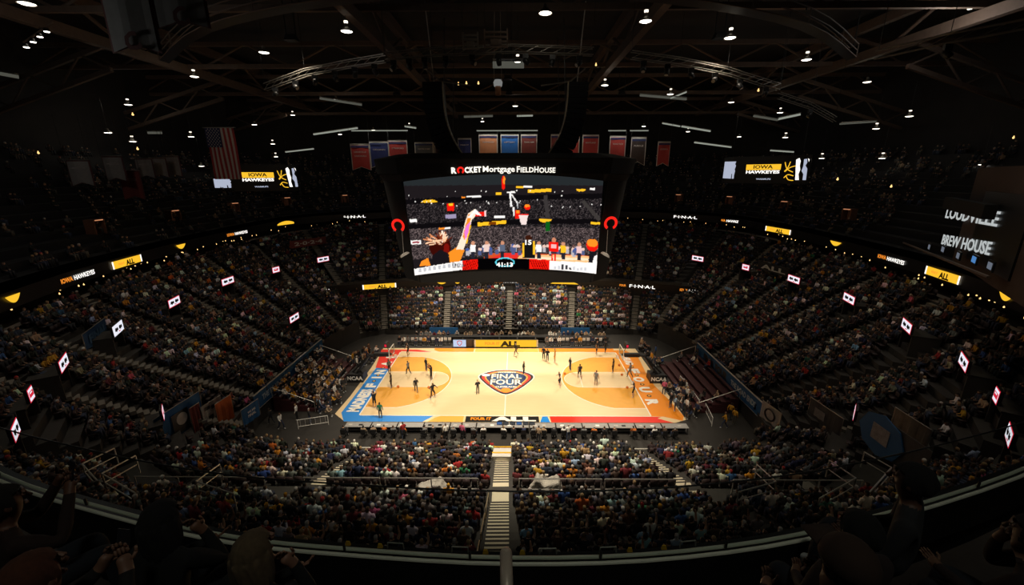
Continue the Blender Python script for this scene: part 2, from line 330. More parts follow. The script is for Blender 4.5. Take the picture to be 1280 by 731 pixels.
# ---- ring above the terraces: suites, LED ribbon, upper deck
RINGC = [LINES[i][1] for i in range(NL)]
RING = catmull([(p[0], p[1], 0) for p in RINGC], 5)
CEN = Vector((.5, 4, 0))
def zr(y): t = min(1, max(0, (y-10)/30)); return 14.3+.7*t*t*(3-2*t)
def ring_strip(name, off0, z0f, off1, z1f, m, sel=lambda p: True):
    bm = bmesh.new(); N = len(RING); prev = None
    for k in range(N+1):
        p = RING[k % N]; d = (p-CEN).normalized()
        if not sel(p): prev = None; continue
        a = p+d*off0; b = p+d*off1
        cur = (bm.verts.new((a.x, a.y, z0f(p))), bm.verts.new((b.x, b.y, z1f(p))))
        if prev: bm.faces.new((prev[0], cur[0], cur[1], prev[1]))
        prev = cur
    return obj(name, bm, m)
notnear = lambda p: p.y > -19
tv_ = lambda p: zr(p.y)
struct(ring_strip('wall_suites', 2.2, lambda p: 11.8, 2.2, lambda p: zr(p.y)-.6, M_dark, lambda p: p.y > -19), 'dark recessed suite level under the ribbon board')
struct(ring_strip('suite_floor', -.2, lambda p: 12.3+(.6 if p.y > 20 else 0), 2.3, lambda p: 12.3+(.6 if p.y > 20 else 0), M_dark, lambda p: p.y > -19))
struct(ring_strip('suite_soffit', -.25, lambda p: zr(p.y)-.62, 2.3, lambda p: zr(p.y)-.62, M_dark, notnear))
UPN = 15
def up_off(k): return .9+1.35*k
def up_z(p, k): return zr(p.y)+1.0+.78*k
bm = bmesh.new(); N = len(RING); prev = None
for k in range(N+1):
    p = RING[k % N]; d = (p-CEN).normalized()
    if p.y < -24: prev = None; continue
    cur = []
    for r in range(UPN):
        q0 = p+d*up_off(r); q1 = p+d*up_off(r+1)
        cur += [bm.verts.new((q0.x, q0.y, up_z(p, r))), bm.verts.new((q1.x, q1.y, up_z(p, r)))]
    if prev:
        for j in range(len(cur)-1): bm.faces.new((prev[j], cur[j], cur[j+1], prev[j+1]))
    prev = cur
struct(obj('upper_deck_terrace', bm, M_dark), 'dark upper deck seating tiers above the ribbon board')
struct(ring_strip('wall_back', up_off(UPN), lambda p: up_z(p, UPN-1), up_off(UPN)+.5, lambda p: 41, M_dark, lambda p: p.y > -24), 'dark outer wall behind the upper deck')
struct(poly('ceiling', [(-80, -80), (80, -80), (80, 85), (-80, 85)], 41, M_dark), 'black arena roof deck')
for s, nm in ((-1, 'wall_left'), (1, 'wall_right')): struct(boxo(nm, (s*72, 0, 20), (.5, 160, 42), M_dark))
struct(boxo('wall_far', (0, 78, 20), (150, .5, 42), M_dark)); struct(boxo('wall_near', (0, -72, 20), (150, .5, 42), M_dark))
# ---- near suite/press ledge over the near terrace back and the balcony the photographer stands on
rb = tag(ring_strip('ribbon_board', -.3, lambda p: zr(p.y)-.6, -.3, lambda p: zr(p.y)+.6, G_black, notnear), 'long black LED ribbon board running round the front of the upper deck', 'ribbon board')
rr = ring_strip('suite_rail', -.32, lambda p: 12.35+(.6 if p.y > 20 else 0), -.32, lambda p: 12.62+(.6 if p.y > 20 else 0), mat('suite_rail_grey', (.23, .22, .21), .5), notnear)
tag(rr, 'grey rail running along the front of the dark suites', 'rail')
# ================================================================== PEOPLE (templates)
BONES = [('pelvis', 'waist'), ('waist', 'chest'), ('chest', 'neck'), ('neck', 'jaw'), ('jaw', 'head'), ('head', 'crown'),
         ('chest', 'shl'), ('shl', 'ell'), ('ell', 'wrl'), ('wrl', 'hal'), ('chest', 'shr'), ('shr', 'elr'), ('elr', 'wrr'), ('wrr', 'har'),
         ('pelvis', 'hil'), ('hil', 'knl'), ('knl', 'anl'), ('anl', 'tol'), ('pelvis', 'hir'), ('hir', 'knr'), ('knr', 'anr'), ('anr', 'tor')]
RAD = dict(pelvis=(.165, .125), waist=(.15, .11), chest=(.165, .125), neck=(.06, .06), jaw=(.075, .08), head=(.092, .105), crown=(.062, .07),
           shl=(.075, .075), ell=(.05, .05), wrl=(.034, .034), hal=(.042, .028), hil=(.095, .095), knl=(.07, .07), anl=(.048, .048), tol=(.045, .035))
for k in list(RAD):
    if k[-1] == 'l' and k[:-1] in ('sh', 'el', 'wr', 'ha', 'hi', 'kn', 'an', 'to'): RAD[k[:-1]+'r'] = RAD[k]
STAND = dict(pelvis=(0, 0, .95), waist=(0, .01, 1.12), chest=(0, 0, 1.36), neck=(0, .01, 1.50), jaw=(0, .035, 1.575), head=(0, .03, 1.66), crown=(0, .02, 1.735),
             shl=(-.19, 0, 1.42), ell=(-.25, -.02, 1.13), wrl=(-.26, .08, .90), hal=(-.26, .11, .81), hil=(-.095, 0, .90), knl=(-.11, .03, .50), anl=(-.12, -.02, .09), tol=(-.13, .13, .04))
for k in list(STAND):
    if k in RAD and k[-1] == 'l' and k[:-1]+'r' in RAD: x, y, z = STAND[k]; STAND[k[:-1]+'r'] = (-x, y, z)
SIT = dict(STAND); SIT.update(pelvis=(0, 0, .52), waist=(0, -.01, .68), chest=(0, .0, .91), neck=(0, .02, 1.05), jaw=(0, .05, 1.125), head=(0, .045, 1.21), crown=(0, .035, 1.285),
    shl=(-.19, .01, .97), shr=(.19, .01, .97), ell=(-.24, .06, .70), elr=(.24, .06, .70), wrl=(-.13, .27, .61), wrr=(.13, .27, .61), hal=(-.07, .33, .60), har=(.07, .33, .60),
    hil=(-.10, .04, .50), hir=(.10, .04, .50), knl=(-.12, .44, .50), knr=(.12, .44, .50), anl=(-.12, .42, .09), anr=(.12, .42, .09), tol=(-.12, .56, .04), tor=(.12, .56, .04))
def pose(base, **kw): d = dict(base); d.update(kw); return d
def lean(d, dy, dz, keys=('waist', 'chest', 'neck', 'jaw', 'head', 'crown', 'shl', 'shr')):
    e = dict(d); z0 = d['pelvis'][2]; z1 = d['crown'][2]
    for k in keys: t = (d[k][2]-z0)/(z1-z0); e[k] = (d[k][0], d[k][1]+dy*t, d[k][2]+dz*t)
    return e
def person_mesh(name, P, sub=1, legs='trousers', long_hair=False, sleeves=True, thick=1.0, radii=None):
    names = list(P); idx = {n: i for i, n in enumerate(names)}
    me = bpy.data.meshes.new(name); me.from_pydata([P[n] for n in names], [(idx[a], idx[b]) for a, b in BONES], [])
    o = bpy.data.objects.new(name, me); COL.objects.link(o)
    md = o.modifiers.new('s', 'SKIN'); md.use_smooth_shade = True; md.branch_smoothing = .3
    R = dict(RAD); R.update(radii or {})
    for n, i in idx.items():
        sv = me.skin_vertices[0].data[i]; r = R[n]; f = thick if n in ('pelvis', 'waist', 'chest', 'shl', 'shr') else 1
        sv.radius = (r[0]*f, r[1]*f); sv.use_root = (n == 'pelvis')
    if sub: ms = o.modifiers.new('u', 'SUBSURF'); ms.levels = sub; ms.render_levels = sub
    out = bpy.data.meshes.new_from_object(o.evaluated_get(bpy.context.evaluated_depsgraph_get())); out.name = name
    bpy.data.objects.remove(o); bpy.data.meshes.remove(me)
    seg = [(Vector(P[a]), Vector(P[b]), a, b) for a, b in BONES]
    fw = (Vector(P['jaw'])-Vector(P['neck']))
    hd = Vector(P['head'])
    for pg in out.polygons:
        c = pg.center; best = (9, None)
        for A, B, a, b in seg:
            d = B-A; t = max(0, min(1, (c-A).dot(d)/max(1e-6, d.length_squared))); q = (c-(A+d*t)).length
            rr = R[a][0]*(1-t)+R[b][0]*t
            if q-rr*.6 < best[0]: best = (q-rr*.6, (a, b, t))
        a, b, t = best[1]; mi = 1
        if b in ('jaw', 'head', 'crown'):
            mi = 0
            if c.z > hd.z+.035 or (c.y < hd.y-.01 and c.z > P['jaw'][2]-(.2 if long_hair else -.02)): mi = 3
        elif b == 'neck' and t > .75: mi = 3 if (long_hair and c.y < hd.y-.03) else 0
        elif b[:2] in ('wr',): mi = 1 if sleeves else 0
        elif b[:2] == 'el': mi = 1 if (sleeves or t < .3) else 0
        elif b[:2] == 'ha': mi = 0
        elif b[:2] in ('kn', 'hi'): mi = 2 if legs == 'trousers' else 1
        elif b[:2] == 'an': mi = 2 if legs == 'trousers' else 0
        elif b[:2] == 'to': mi = 4
        if a == 'pelvis' and b == 'waist' and t < .3: mi = 2 if legs == 'trousers' else 1
        pg.material_index = mi
    for q in (M_skin, M_shirt, M_pant, M_hair, M_shoe): out.materials.append(q)
    return out
S_LEAN = lean(pose(SIT, ell=(-.22, .30, .66), elr=(.22, .30, .66), wrl=(-.08, .50, .72), wrr=(.08, .50, .72), hal=(-.03, .54, .76), har=(.03, .54, .76)), .26, -.10)
S_PHONE = pose(SIT, ell=(-.25, .14, .74), elr=(.25, .14, .74), wrl=(-.08, .34, .92), wrr=(.08, .34, .92), hal=(-.04, .37, 1.0), har=(.04, .37, 1.0))
S_CHEER = pose(SIT, elr=(.25, .14, 1.14), wrr=(.22, .16, 1.38), har=(.21, .18, 1.46))
S_TURN = pose(SIT, jaw=(.03, .04, 1.125), head=(.04, .03, 1.21), crown=(.04, .02, 1.285), ell=(-.24, .02, .72), wrl=(-.2, .24, .62), hal=(-.18, .32, .61))
SEATED = [person_mesh('spectator', SIT), person_mesh('spectator', S_LEAN), person_mesh('spectator', S_PHONE), person_mesh('spectator', S_TURN, long_hair=True), person_mesh('spectator', SIT, long_hair=True, thick=.92), person_mesh('spectator', S_CHEER, sleeves=False)]
ST_WALK = pose(STAND, knl=(-.10, .20, .52), anl=(-.10, .22, .10), tol=(-.11, .37, .05), knr=(.10, -.06, .50), anr=(.11, -.30, .15), tor=(.12, -.20, .05), ell=(-.26, -.14, 1.15), wrl=(-.25, -.1, .9), hal=(-.25, -.07, .82), elr=(.26, .1, 1.15), wrr=(.24, .26, .98), har=(.23, .33, .93))
ST_SHOOT = pose(STAND, ell=(-.2, .24, 1.5), wrl=(-.1, .26, 1.76), hal=(-.08, .28, 1.86), elr=(.2, .24, 1.52), wrr=(.08, .28, 1.8), har=(.06, .32, 1.9))
ST_WIDE = lean(pose(STAND, knl=(-.22, .12, .5), anl=(-.26, 0, .09), tol=(-.3, .14, .04), knr=(.22, .12, .5), anr=(.26, 0, .09), tor=(.3, .14, .04), ell=(-.38, .06, 1.22), wrl=(-.42, .28, 1.1), hal=(-.42, .36, 1.08), elr=(.36, .1, 1.2), wrr=(.3, .33, 1.12), har=(.28, .41, 1.12)), .14, -.05)
ST_FOLD = pose(STAND, ell=(-.27, .05, 1.13), wrl=(-.02, .2, 1.16), hal=(.08, .2, 1.18), elr=(.27, .05, 1.13), wrr=(.04, .22, 1.2), har=(-.06, .22, 1.2))
def shorts(P, nm='player'): return person_mesh(nm, P, legs='shorts', sleeves=False)
PL = dict(stand=shorts(STAND), walk=shorts(ST_WALK), shoot=shorts(ST_SHOOT), wide=shorts(ST_WIDE))
SF = dict(stand=person_mesh('staff', STAND), walk=person_mesh('staff', ST_WALK), fold=person_mesh('staff', ST_FOLD), shoot=person_mesh('staff', ST_SHOOT))
LOW = [person_mesh('low', SIT, 0), person_mesh('low', S_LEAN, 0), person_mesh('low', S_PHONE, 0)]; LOWST = person_mesh('low', STAND, 0)
def add_person(me, x, y, z, rz, col, s, label, group=None, cat='person'):
    o = inst('person', me); o.location = (x, y, z); o.rotation_euler = (0, 0, rz); o.scale = (s, s, s); o.color = (*col, 1)
    tag(o, label, cat, group); return o
MASS = {}
def mass_person(me, x, y, z, rz, col, s, key): MASS.setdefault(key, []).append((me, x, y, z, rz, col, s))
def build_mass():
    for (nm, lab, cat), L in MASS.items():
        VV, FF, CC, n0 = [], [], [], 0
        for (me, x, y, z, rz, col, s) in L:
            n = len(me.vertices); v = np.zeros(n*3); me.vertices.foreach_get('co', v); v = v.reshape(-1, 3)*s
            c, q = math.cos(rz), math.sin(rz); VV.append(np.stack([x+v[:, 0]*c-v[:, 1]*q, y+v[:, 0]*q+v[:, 1]*c, z+v[:, 2]], 1))
            pal = [random.choice(SKIN), col, random.choice(PANT), random.choice(HAIR), (.4, .4, .4)]; mi = [0]*len(me.polygons); me.polygons.foreach_get('material_index', mi)
            for p, k in zip(me.polygons, mi): FF.append([i+n0 for i in p.vertices]); CC += [(*pal[k], 1)]*len(p.vertices)
            n0 += n
        me = bpy.data.meshes.new(nm); me.from_pydata(np.concatenate(VV).tolist(), [], FF); at = me.color_attributes.new('Col', 'FLOAT_COLOR', 'CORNER'); at.data.foreach_set('color', np.array(CC).reshape(-1)); me.materials.append(MATS['crowd']); tag(inst(nm, me), lab, cat, kind='stuff')
# ---- low-poly crowd figure (verts, tris, zone per vertex)
def lowpoly_person():
    V, Fc, Z = [], [], []
    def ring(c, rx, ry, n, zone, ph=0):
        i0 = len(V)
        for k in range(n):
            a = 2*PI*k/n+ph; V.append((c[0]+rx*math.cos(a), c[1]+ry*math.sin(a), c[2])); Z.append(zone)
        return list(range(i0, i0+n))
    def skin(rs, cap0=True, cap1=True):
        for A, B in zip(rs, rs[1:]):
            n = len(A)
            for k in range(n): Fc.append((A[k], A[(k+1) % n], B[(k+1) % n])); Fc.append((A[k], B[(k+1) % n], B[k]))
        for R_, up in ((rs[0], False), (rs[-1], True)):
            for k in range(1, len(R_)-1): Fc.append((R_[0], R_[k], R_[k+1]) if up else (R_[0], R_[k+1], R_[k]))
    skin([ring((0, 0, .46), .19, .14, 6, 1), ring((0, 0, .72), .18, .12, 6, 1), ring((0, .01, .98), .235, .12, 6, 1), ring((0, .02, 1.07), .09, .08, 6, 1)])
    i0 = len(V); r = [ring((0, .035, 1.06), .065, .07, 6, 0), ring((0, .045, 1.15), .095, .105, 6, 0), ring((0, .035, 1.26), .09, .10, 6, 3), ring((0, .03, 1.31), .045, .05, 6, 3)]; skin(r)
    for k in r[1]:
        if V[k][1] < .04: Z[k] = 3
    for s in (-1, 1):
        a = [ring((s*.10, .05, .50), .09, .08, 4, 2, PI/4)]
        i1 = len(V)
        for (y, z, q) in ((.05, .50, .09), (.46, .50, .075)): pass
        # thigh and shin as a bent tube
        T = [[(s*.10+dx, .06, .50+dz) for dx, dz in ((-.09, -.08), (.09, -.08), (.09, .08), (-.09, .08))], [(s*.12+dx, .48+dz*.6, .50+dz) for dx, dz in ((-.07, -.07), (.07, -.07), (.07, .07), (-.07, .07))], [(s*.12+dx, .45+dz*.9, .02) for dx, dz in ((-.05, -.07), (.05, -.07), (.05, .12), (-.05, .12))]]
        del V[i1-4:i1]; del Z[i1-4:i1]
        rs = []
        for t in T:
            j = len(V); V.extend(t); Z.extend([2]*4); rs.append(list(range(j, j+4)))
        skin(rs)
        T = [[(s*.23+dx, .0+dy, 1.0) for dx, dy in ((-.06, -.06), (.06, -.06), (.06, .06), (-.06, .06))], [(s*.26+dx, .08+dy, .70) for dx, dy in ((-.05, -.05), (.05, -.05), (.05, .05), (-.05, .05))], [(s*.12+dx, .32, .62+dy) for dx, dy in ((-.04, -.04), (.04, -.04), (.04, .04), (-.04, .04))]]
        rs = []
        for qi, t in enumerate(T):
            j = len(V); V.extend(t); Z.extend([1 if qi < 2 else 0]*4); rs.append(list(range(j, j+4)))
        skin(rs)
    return np.array(V), np.array(Fc), np.array(Z)
LPV, LPF, LPZ = lowpoly_person()
DARK = [(.012, .012, .014), (.03, .03, .034), (.02, .025, .045), (.05, .05, .052), (.035, .02, .02), (.02, .03, .025), (.06, .045, .035)]
CLR = {'white': (.85, .82, .76), 'grey': (.19, .19, .19), 'gold': (.62, .30, .02), 'red': (.36, .02, .02), 'blue': (.04, .11, .32), 'pink': (.62, .12, .22), 'green': (.03, .18, .09), 'orange': (.62, .16, .02), 'tan': (.38, .27, .17), 'light blue': (.30, .45, .62), 'black': (.014, .014, .016), 'navy': (.02, .03, .075), 'maroon': (.16, .02, .03), 'brown': (.10, .055, .03)}
PICK = ['black']*72+['navy']*8+['brown']*4+['maroon']*4+['grey']*7+['white']*13+['tan']*3+['gold']*4+['red']*3+['blue']*2+['pink']*1+['green']*1+['orange']*1+['light blue']*2
def crowd_object(name, spots, label, cat, scale=1.0):
    """spots: list of (x, y, z, rz, shirt, standing?) -> ONE mesh"""
    n = len(spots); S = np.array([s[:4] for s in spots]); c, s_ = np.cos(S[:, 3]), np.sin(S[:, 3])
    sc = RNG.uniform(.92, 1.08, n)*scale; V = np.zeros((n, len(LPV), 3))
    L = LPV[None]*sc[:, None, None]; L[:, :, 0] *= RNG.uniform(.9, 1.15, n)[:, None]
    ln = RNG.uniform(-.05, .22, n)[:, None]*np.clip(L[:, :, 2]-.5, 0, 1); Ly = L[:, :, 1]+ln
    V[:, :, 0] = S[:, 0:1]+L[:, :, 0]*c[:, None]-Ly*s_[:, None]; V[:, :, 1] = S[:, 1:2]+L[:, :, 0]*s_[:, None]+Ly*c[:, None]; V[:, :, 2] = S[:, 2:3]+L[:, :, 2]
    F = (LPF[None]+(np.arange(n)*len(LPV))[:, None, None]).reshape(-1, 3)
    shirt = np.array([sp_[4] for sp_ in spots]); sk = np.array(SKIN)[RNG.integers(0, len(SKIN), n)]; ha = np.array(HAIR)[RNG.integers(0, len(HAIR), n)]; pa = np.array(PANT)[RNG.integers(0, len(PANT), n)]
    hat = RNG.random(n) < .12; ha[hat] = np.array([CLR[k] for k in ('white', 'red', 'gold', 'black', 'grey')])[RNG.integers(0, 5, hat.sum())]
    tab = np.stack([sk, shirt, pa, ha], 1); C = tab[:, LPZ]                       # n, v, 3
    me = bpy.data.meshes.new(name); me.vertices.add(n*len(LPV)); me.vertices.foreach_set('co', V.reshape(-1))
    me.loops.add(F.size); me.loops.foreach_set('vertex_index', F.reshape(-1).astype(np.int32)); me.polygons.add(len(F)); me.polygons.foreach_set('loop_start', np.arange(0, F.size, 3, dtype=np.int32))
    at = me.color_attributes.new('Col', 'FLOAT_COLOR', 'POINT'); at.data.foreach_set('color', np.concatenate([C, np.ones(C.shape[:2]+(1,))], 2).reshape(-1))
    me.update(); me.validate(); me.materials.append(MATS['crowd']); o = inst(name, me); tag(o, label, cat, kind='stuff'); return o
attr_mat('crowd')
def seat_stuff(name, spots, label):
    """spots (x,y,z,rz) -> one mesh of tip-up seats"""
    bm = bmesh.new(); box_bm(bm, (0, .04, .44), (.46, .40, .06)); box_bm(bm, (0, -.17, .66), (.46, .06, .46)); box_bm(bm, (0, -.04, .2), (.06, .3, .42))
    v = np.array([x.co[:] for x in bm.verts]); bm.verts.index_update(); f = np.array([[q.index for q in p.verts] for p in bm.faces]); bm.free()
    S = np.array(spots); n = len(S); c, s_ = np.cos(S[:, 3]), np.sin(S[:, 3]); V = np.zeros((n, len(v), 3))
    V[:, :, 0] = S[:, 0:1]+v[None, :, 0]*c[:, None]-v[None, :, 1]*s_[:, None]; V[:, :, 1] = S[:, 1:2]+v[None, :, 0]*s_[:, None]+v[None, :, 1]*c[:, None]; V[:, :, 2] = S[:, 2:3]+v[None, :, 2]
    F = (f[None]+(np.arange(n)*len(v))[:, None, None]).reshape(-1, 4)
    me = bpy.data.meshes.new(name); me.vertices.add(n*len(v)); me.vertices.foreach_set('co', V.reshape(-1)); me.loops.add(F.size); me.loops.foreach_set('vertex_index', F.reshape(-1).astype(np.int32))
    me.polygons.add(len(F)); me.polygons.foreach_set('loop_start', np.arange(0, F.size, 4, dtype=np.int32)); me.update(); me.validate(); me.materials.append(M_seatstuff)
    return tag(inst(name, me), label, 'seats', kind='stuff')
# ================================================================== PORTALS with lit signs
def face_M(p, n):      # local x = along the face to the right seen from the front, y = up, z = out of the face
    n = Vector((n[0], n[1], 0)).normalized(); return frame(p, Vector((0, 0, 1)).cross(n), (0, 0, 1))
M_portal = mat('portal_brown', (.20, .085, .045), .8, noise=.3, scale=2)
G_sign = glow('sign_white', (.85, .85, .95), 1.0); G_signred = glow('sign_red', (.75, .02, .05), .9); G_signdk = mat('sign_black', (.01, .01, .02), .5)
SIGNS = [(20, 537, 'w'), (39, 492, 'r'), (80, 453, 'w'), (148, 410, 'w'), (218, 377, 'w'), (285, 351, 'w'), (345, 337, 'r'), (404, 324, 'w'), (1261, 543, 'w'), (1245, 494, 'r'), (1204, 452, 'w'), (1133, 407, 'w'), (1061, 373, 'w'), (992, 349, 'w'), (932, 334, 'r'), (872, 323, 'w'), (368, 397, 'w'), (204, 515, 'r'), (1068, 515, 'r')]
PORTALS = []
for (px, py, kd) in SIGNS:
    best = (9, None)
    for k in range(70):
        z = 4.5+.1*k; p = atz(px, py, z); e = abs(z-2.15-terrace_z(p.x, p.y))
        if e < best[0]-.02: best = (e, p)
    p = best[1]; zt = terrace_z(p.x, p.y); n = CEN-Vector((p.x, p.y, 0)); PORTALS.append((p.x, p.y, zt))
    W = 2.1 if kd == 'w' else 1.25
    if px < 60 or px > 1225: W *= .72
    if px < 60 or px > 1225: n = n.normalized()+.10*Vector((CAM.x-p.x, CAM.y-p.y, 0)).normalized()
    M = face_M(p, n)
    T = empty('portal', M=M); tag(T, 'brown stand portal with a lit white sign above it' if kd == 'w' else 'brown stand portal with a small lit red sign above it', 'portal', 'lit portals in the stands')
    for s in (-1, 1): boxo('side_wall', (s*1.05, -1.35, -1.0), (.14, 1.8, 1.7), M_conc, T)
    boxo('header', (0, -.50, -.9), (2.24, .12, 1.6), M_conc, T); boxo('back_wall', (0, -1.4, -1.72), (1.96, 1.7, .1), M_portal, T)
    sg = boxo('sign_box', (0, 0, -.1), (W, .84, .16), M_black, T)
    boxo('sign_border', (0, 0, -.008), (W, .82, .012), G_signred if kd == 'r' or random.random() < .6 else G_sign, sg); boxo('sign_face', (0, 0, .0), (W-.12, .70, .02), G_sign, sg)
    if kd == 'w':
        for q in range(2):
            bm = bmesh.new(); cx = -.42+.84*q
            kx = W/2.1; cx *= kx
            pts = [(cx-.34*kx, -.12), (cx-.28, .12), (cx-.10, .2), (cx+.06, .10), (cx+.22, .17), (cx+.34*kx, .05), (cx+.3*kx, -.14), (cx+.12, -.08), (cx-.02, -.2), (cx-.2, -.08)]
            f = bm.faces.new([bm.verts.new((a, b_, .013)) for a, b_ in pts]); obj('sign_motif', bm, G_signdk, sg)
        boxo('sign_motif', (.1, -.24, .012), (.35, .07, .004), G_signred, sg)
    else:
        boxo('sign_motif', (0, .02, .012), (.72, .34, .004), G_signred, sg); boxo('sign_motif', (-.05, .1, .016), (.4, .08, .004), G_sign, sg)
DRAPES = [(226, 523, 4.2, 2.4, 'blue', 'blue drape with a dark framed pale disc hung in the corner opening'), (246, 522, 1.0, 2.2, 'maroon', 'narrow dark red drape beside the blue corner drape'), (267, 518, 2.0, 1.9, 'white', 'white and black printed drape in the corner opening'), (282, 516, 1.7, 2.2, 'orange', 'plain orange drape in the corner opening'), (314, 516, 2.0, 1.6, 'sign', 'small blue sign board standing at the corner of the end bleacher'),
          (1101, 546, 3.6, 2.9, 'octagon', 'blue octagonal drape with a pale printed centre in the corner opening'), (1136, 538, 2.6, 1.9, 'tan', 'tan printed drape beside the blue octagonal one'), (1030, 522, 3.2, 1.9, 'dark', 'dark printed drape hung above white steps'), (963, 519, 2.2, 1.6, 'white2', 'pale printed drape with a dark ring at the end bleacher corner'), (130, 447, 4.6, 1.3, 'navy', 'dim blue lettered drape on the end seats below the flag')]
DP = []
for (px, py, w_, h_, kd, lab) in DRAPES:
    best = (9, None)
    for k in range(80):
        z = .6+.1*k; p = atz(px, py, z); tz = terrace_z(p.x, p.y) if max(abs(p.x)-23, abs(p.y)-13.5) > -1.5 else 0; e = abs(z-h_*.5-tz)
        if e < best[0]-.02: best = (e, p, tz)
    DP.append(best[1:]); PORTALS.append((best[1].x, best[1].y, best[2]+1))
# ================================================================== SEATS, SPECTATORS
RAILPX = [(-50, 578), (0, 595), (150, 640), (290, 673), (430, 690), (640, 703), (860, 691), (1060, 663), (1280, 600), (1330, 580)]
def rail_y(x):
    for (a, b_), (c, d) in zip(RAILPX, RAILPX[1:]):
        if a <= x <= c: return b_+(d-b_)*(x-a)/(c-a)
    return 560
ORD = 'first second third fourth fifth sixth seventh eighth ninth tenth eleventh twelfth thirteenth fourteenth fifteenth sixteenth seventeenth eighteenth nineteenth twentieth'.split()
PW = ['upright', 'leaning forward', 'hands up', 'turned aside', 'long-haired', 'arm raised']
EMPTY = []
for i in range(NL):
    k = side_kind(i)
    for r, (a0, a1, b0, b1, z, tier) in enumerate(ROWS[i]):
        if tier == 'X': continue
        tt = .55; A = lpt(i, a0+(a1-a0)*tt); B = lpt(i+1, b0+(b1-b0)*tt); d = B-A; L = d.length; u = d/L
        nrm = Vector((-u.y, u.x, 0)); mid = (A+B)/2
        if nrm.dot(lpt(i, 0)+lpt(i+1, 0)-2*mid) < 0: nrm = -nrm
        rz = math.atan2(-nrm.x, nrm.y)
        n = int((L-1.35)/.56); off = (L-n*.56)/2
        occ = {'near': .93, 'far': .94, 'end': .86}[k]
        if k == 'far' and tier == 'B': occ = .82
        if k == 'end' and r > 15: occ = .7
        if i in (15, 16) and r > 9: occ *= .65
        for q in range(n):
            p = A+u*(off+.56*(q+.5)+random.uniform(-.02, .02))+nrm*random.uniform(-.08, .06); x, y = p.x, p.y
            if any((x-a)**2+(y-b_)**2 < (1.7 if q_ < len(SIGNS) else 2.6) and z < c+1.2 for q_, (a, b_, c) in enumerate(PORTALS)): continue
            pp = proj((x, y, z+1.0))
            if k == 'near' and (pp[1] > rail_y(pp[0])+14 or pp[2] < 3): continue
            if not (-30 < pp[0] < 1310): continue
            EMPTY.append([x, y, z, rz, k, pp, tier, i, random.random() < occ, sum(1 for q_ in ROWS[i][:r] if q_[5] == tier)])
near = sorted([e for e in EMPTY if e[4] == 'near' and e[8]], key=lambda e: e[5][2])
for e in near[:205]: e.append('ind')
nearE = sorted([e for e in EMPTY if e[4] == 'near' and not e[8]], key=lambda e: e[5][2])[:60]
for e in nearE: e.append('ind')
spots = []; seats = []
tb = bmesh.new(); box_bm(tb, (0, .05, .43), (.46, .40, .07)); SEATPAN = bpy.data.meshes.new('seat_pan'); tb.to_mesh(SEATPAN); tb.free(); SEATPAN.materials.append(M_seat)
tb = bmesh.new(); box_bm(tb, (0, -.19, .68), (.46, .06, .48), taper=.92); SEATBACK = bpy.data.meshes.new('backrest'); tb.to_mesh(SEATBACK); tb.free(); SEATBACK.materials.append(M_seat)
tb = bmesh.new(); box_bm(tb, (.245, 0, .3), (.035, .34, .6)); SEATLEG = bpy.data.meshes.new('armrest'); tb.to_mesh(SEATLEG); tb.free(); SEATLEG.materials.append(M_black)
for e in EMPTY:
    x, y, z, rz = e[:4]; ind = e[-1] == 'ind'
    if e[8]:
        cn = random.choice(PICK)
        if ind:
            rown = ORD[min(e[9], 19)]; pi_ = random.randrange(6)
            block = 'by the central stairs' if e[7] in (0, NL-1) else 'past the side stairs'
            tier = 'above cross aisle' if e[6] == 'B' else 'from court'
            add_person(SEATED[pi_], x, y, z, rz+random.uniform(-.2, .2), [c*random.uniform(.8, 1.15) for c in CLR[cn]], random.uniform(.92, 1.05), 'spectator in %s top, %s, %s row %s, %s' % (cn, PW[pi_], rown, tier, block), 'spectators in the stand below the balcony')
        else:
            c = CLR[cn] if cn != 'black' else random.choice(DARK)
            spots.append((x, y, z, rz+random.uniform(-.35, .35), tuple(v*random.uniform(.75, 1.15) for v in c)))
            if random.random() < .1: spots[-1] = (x, y, z+.35, rz, spots[-1][4])
    if ind and not e[8]:
        T = empty('stadium_seat', (x, y, z)); T.rotation_euler = (0, 0, rz); tag(T, 'empty dark tip-up seat, %s row %s, %s' % (ORD[min(e[9], 19)], 'above the cross aisle' if e[6] == 'B' else 'from the court', 'by the central stairs' if e[7] in (0, NL-1) else 'past the side stairs'), 'seat', 'empty seats below the balcony')
        inst('seat_pan', SEATPAN, T); inst('backrest', SEATBACK, T); inst('armrest', SEATLEG, T); a = inst('armrest', SEATLEG, T); a.location = (-.49, 0, 0)
    elif e[4] != 'near' or not ind: seats.append((x-math.sin(-rz)*-.12, y-.12*math.cos(rz), z, rz))
crowd_object('crowd', spots, 'seated crowd filling the stands all round the court', 'crowd')
seat_stuff('stadium_seats', seats, 'rows of dark tip-up seats under the seated crowd')
# sparse crowd in the dark upper deck
ups = []; N = len(RING)
for k in range(N):
    p = RING[k]; d = (p-CEN).normalized(); p2 = RING[(k+1) % N]; d2 = (p2-CEN).normalized()
    if p.y < -20 or p2.y < -20 or (p.x > 34 and p.y < 8): continue
    for r in range(UPN-1):
        A = p+d*(up_off(r)+.6); B = p2+d2*(up_off(r)+.6); L = (B-A).length
        for q in range(int(L/.6)):
            if random.random() < (.34 if p.y > 5 else .16):
                c = A.lerp(B, (q+.5)*.6/L); u = (B-A)/L; rz = math.atan2(d.x, -d.y)
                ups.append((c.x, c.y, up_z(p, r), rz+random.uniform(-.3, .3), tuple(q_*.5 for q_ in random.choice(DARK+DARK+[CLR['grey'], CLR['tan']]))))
crowd_object('upper_crowd', ups, 'shadowed crowd in the dark upper deck', 'crowd')
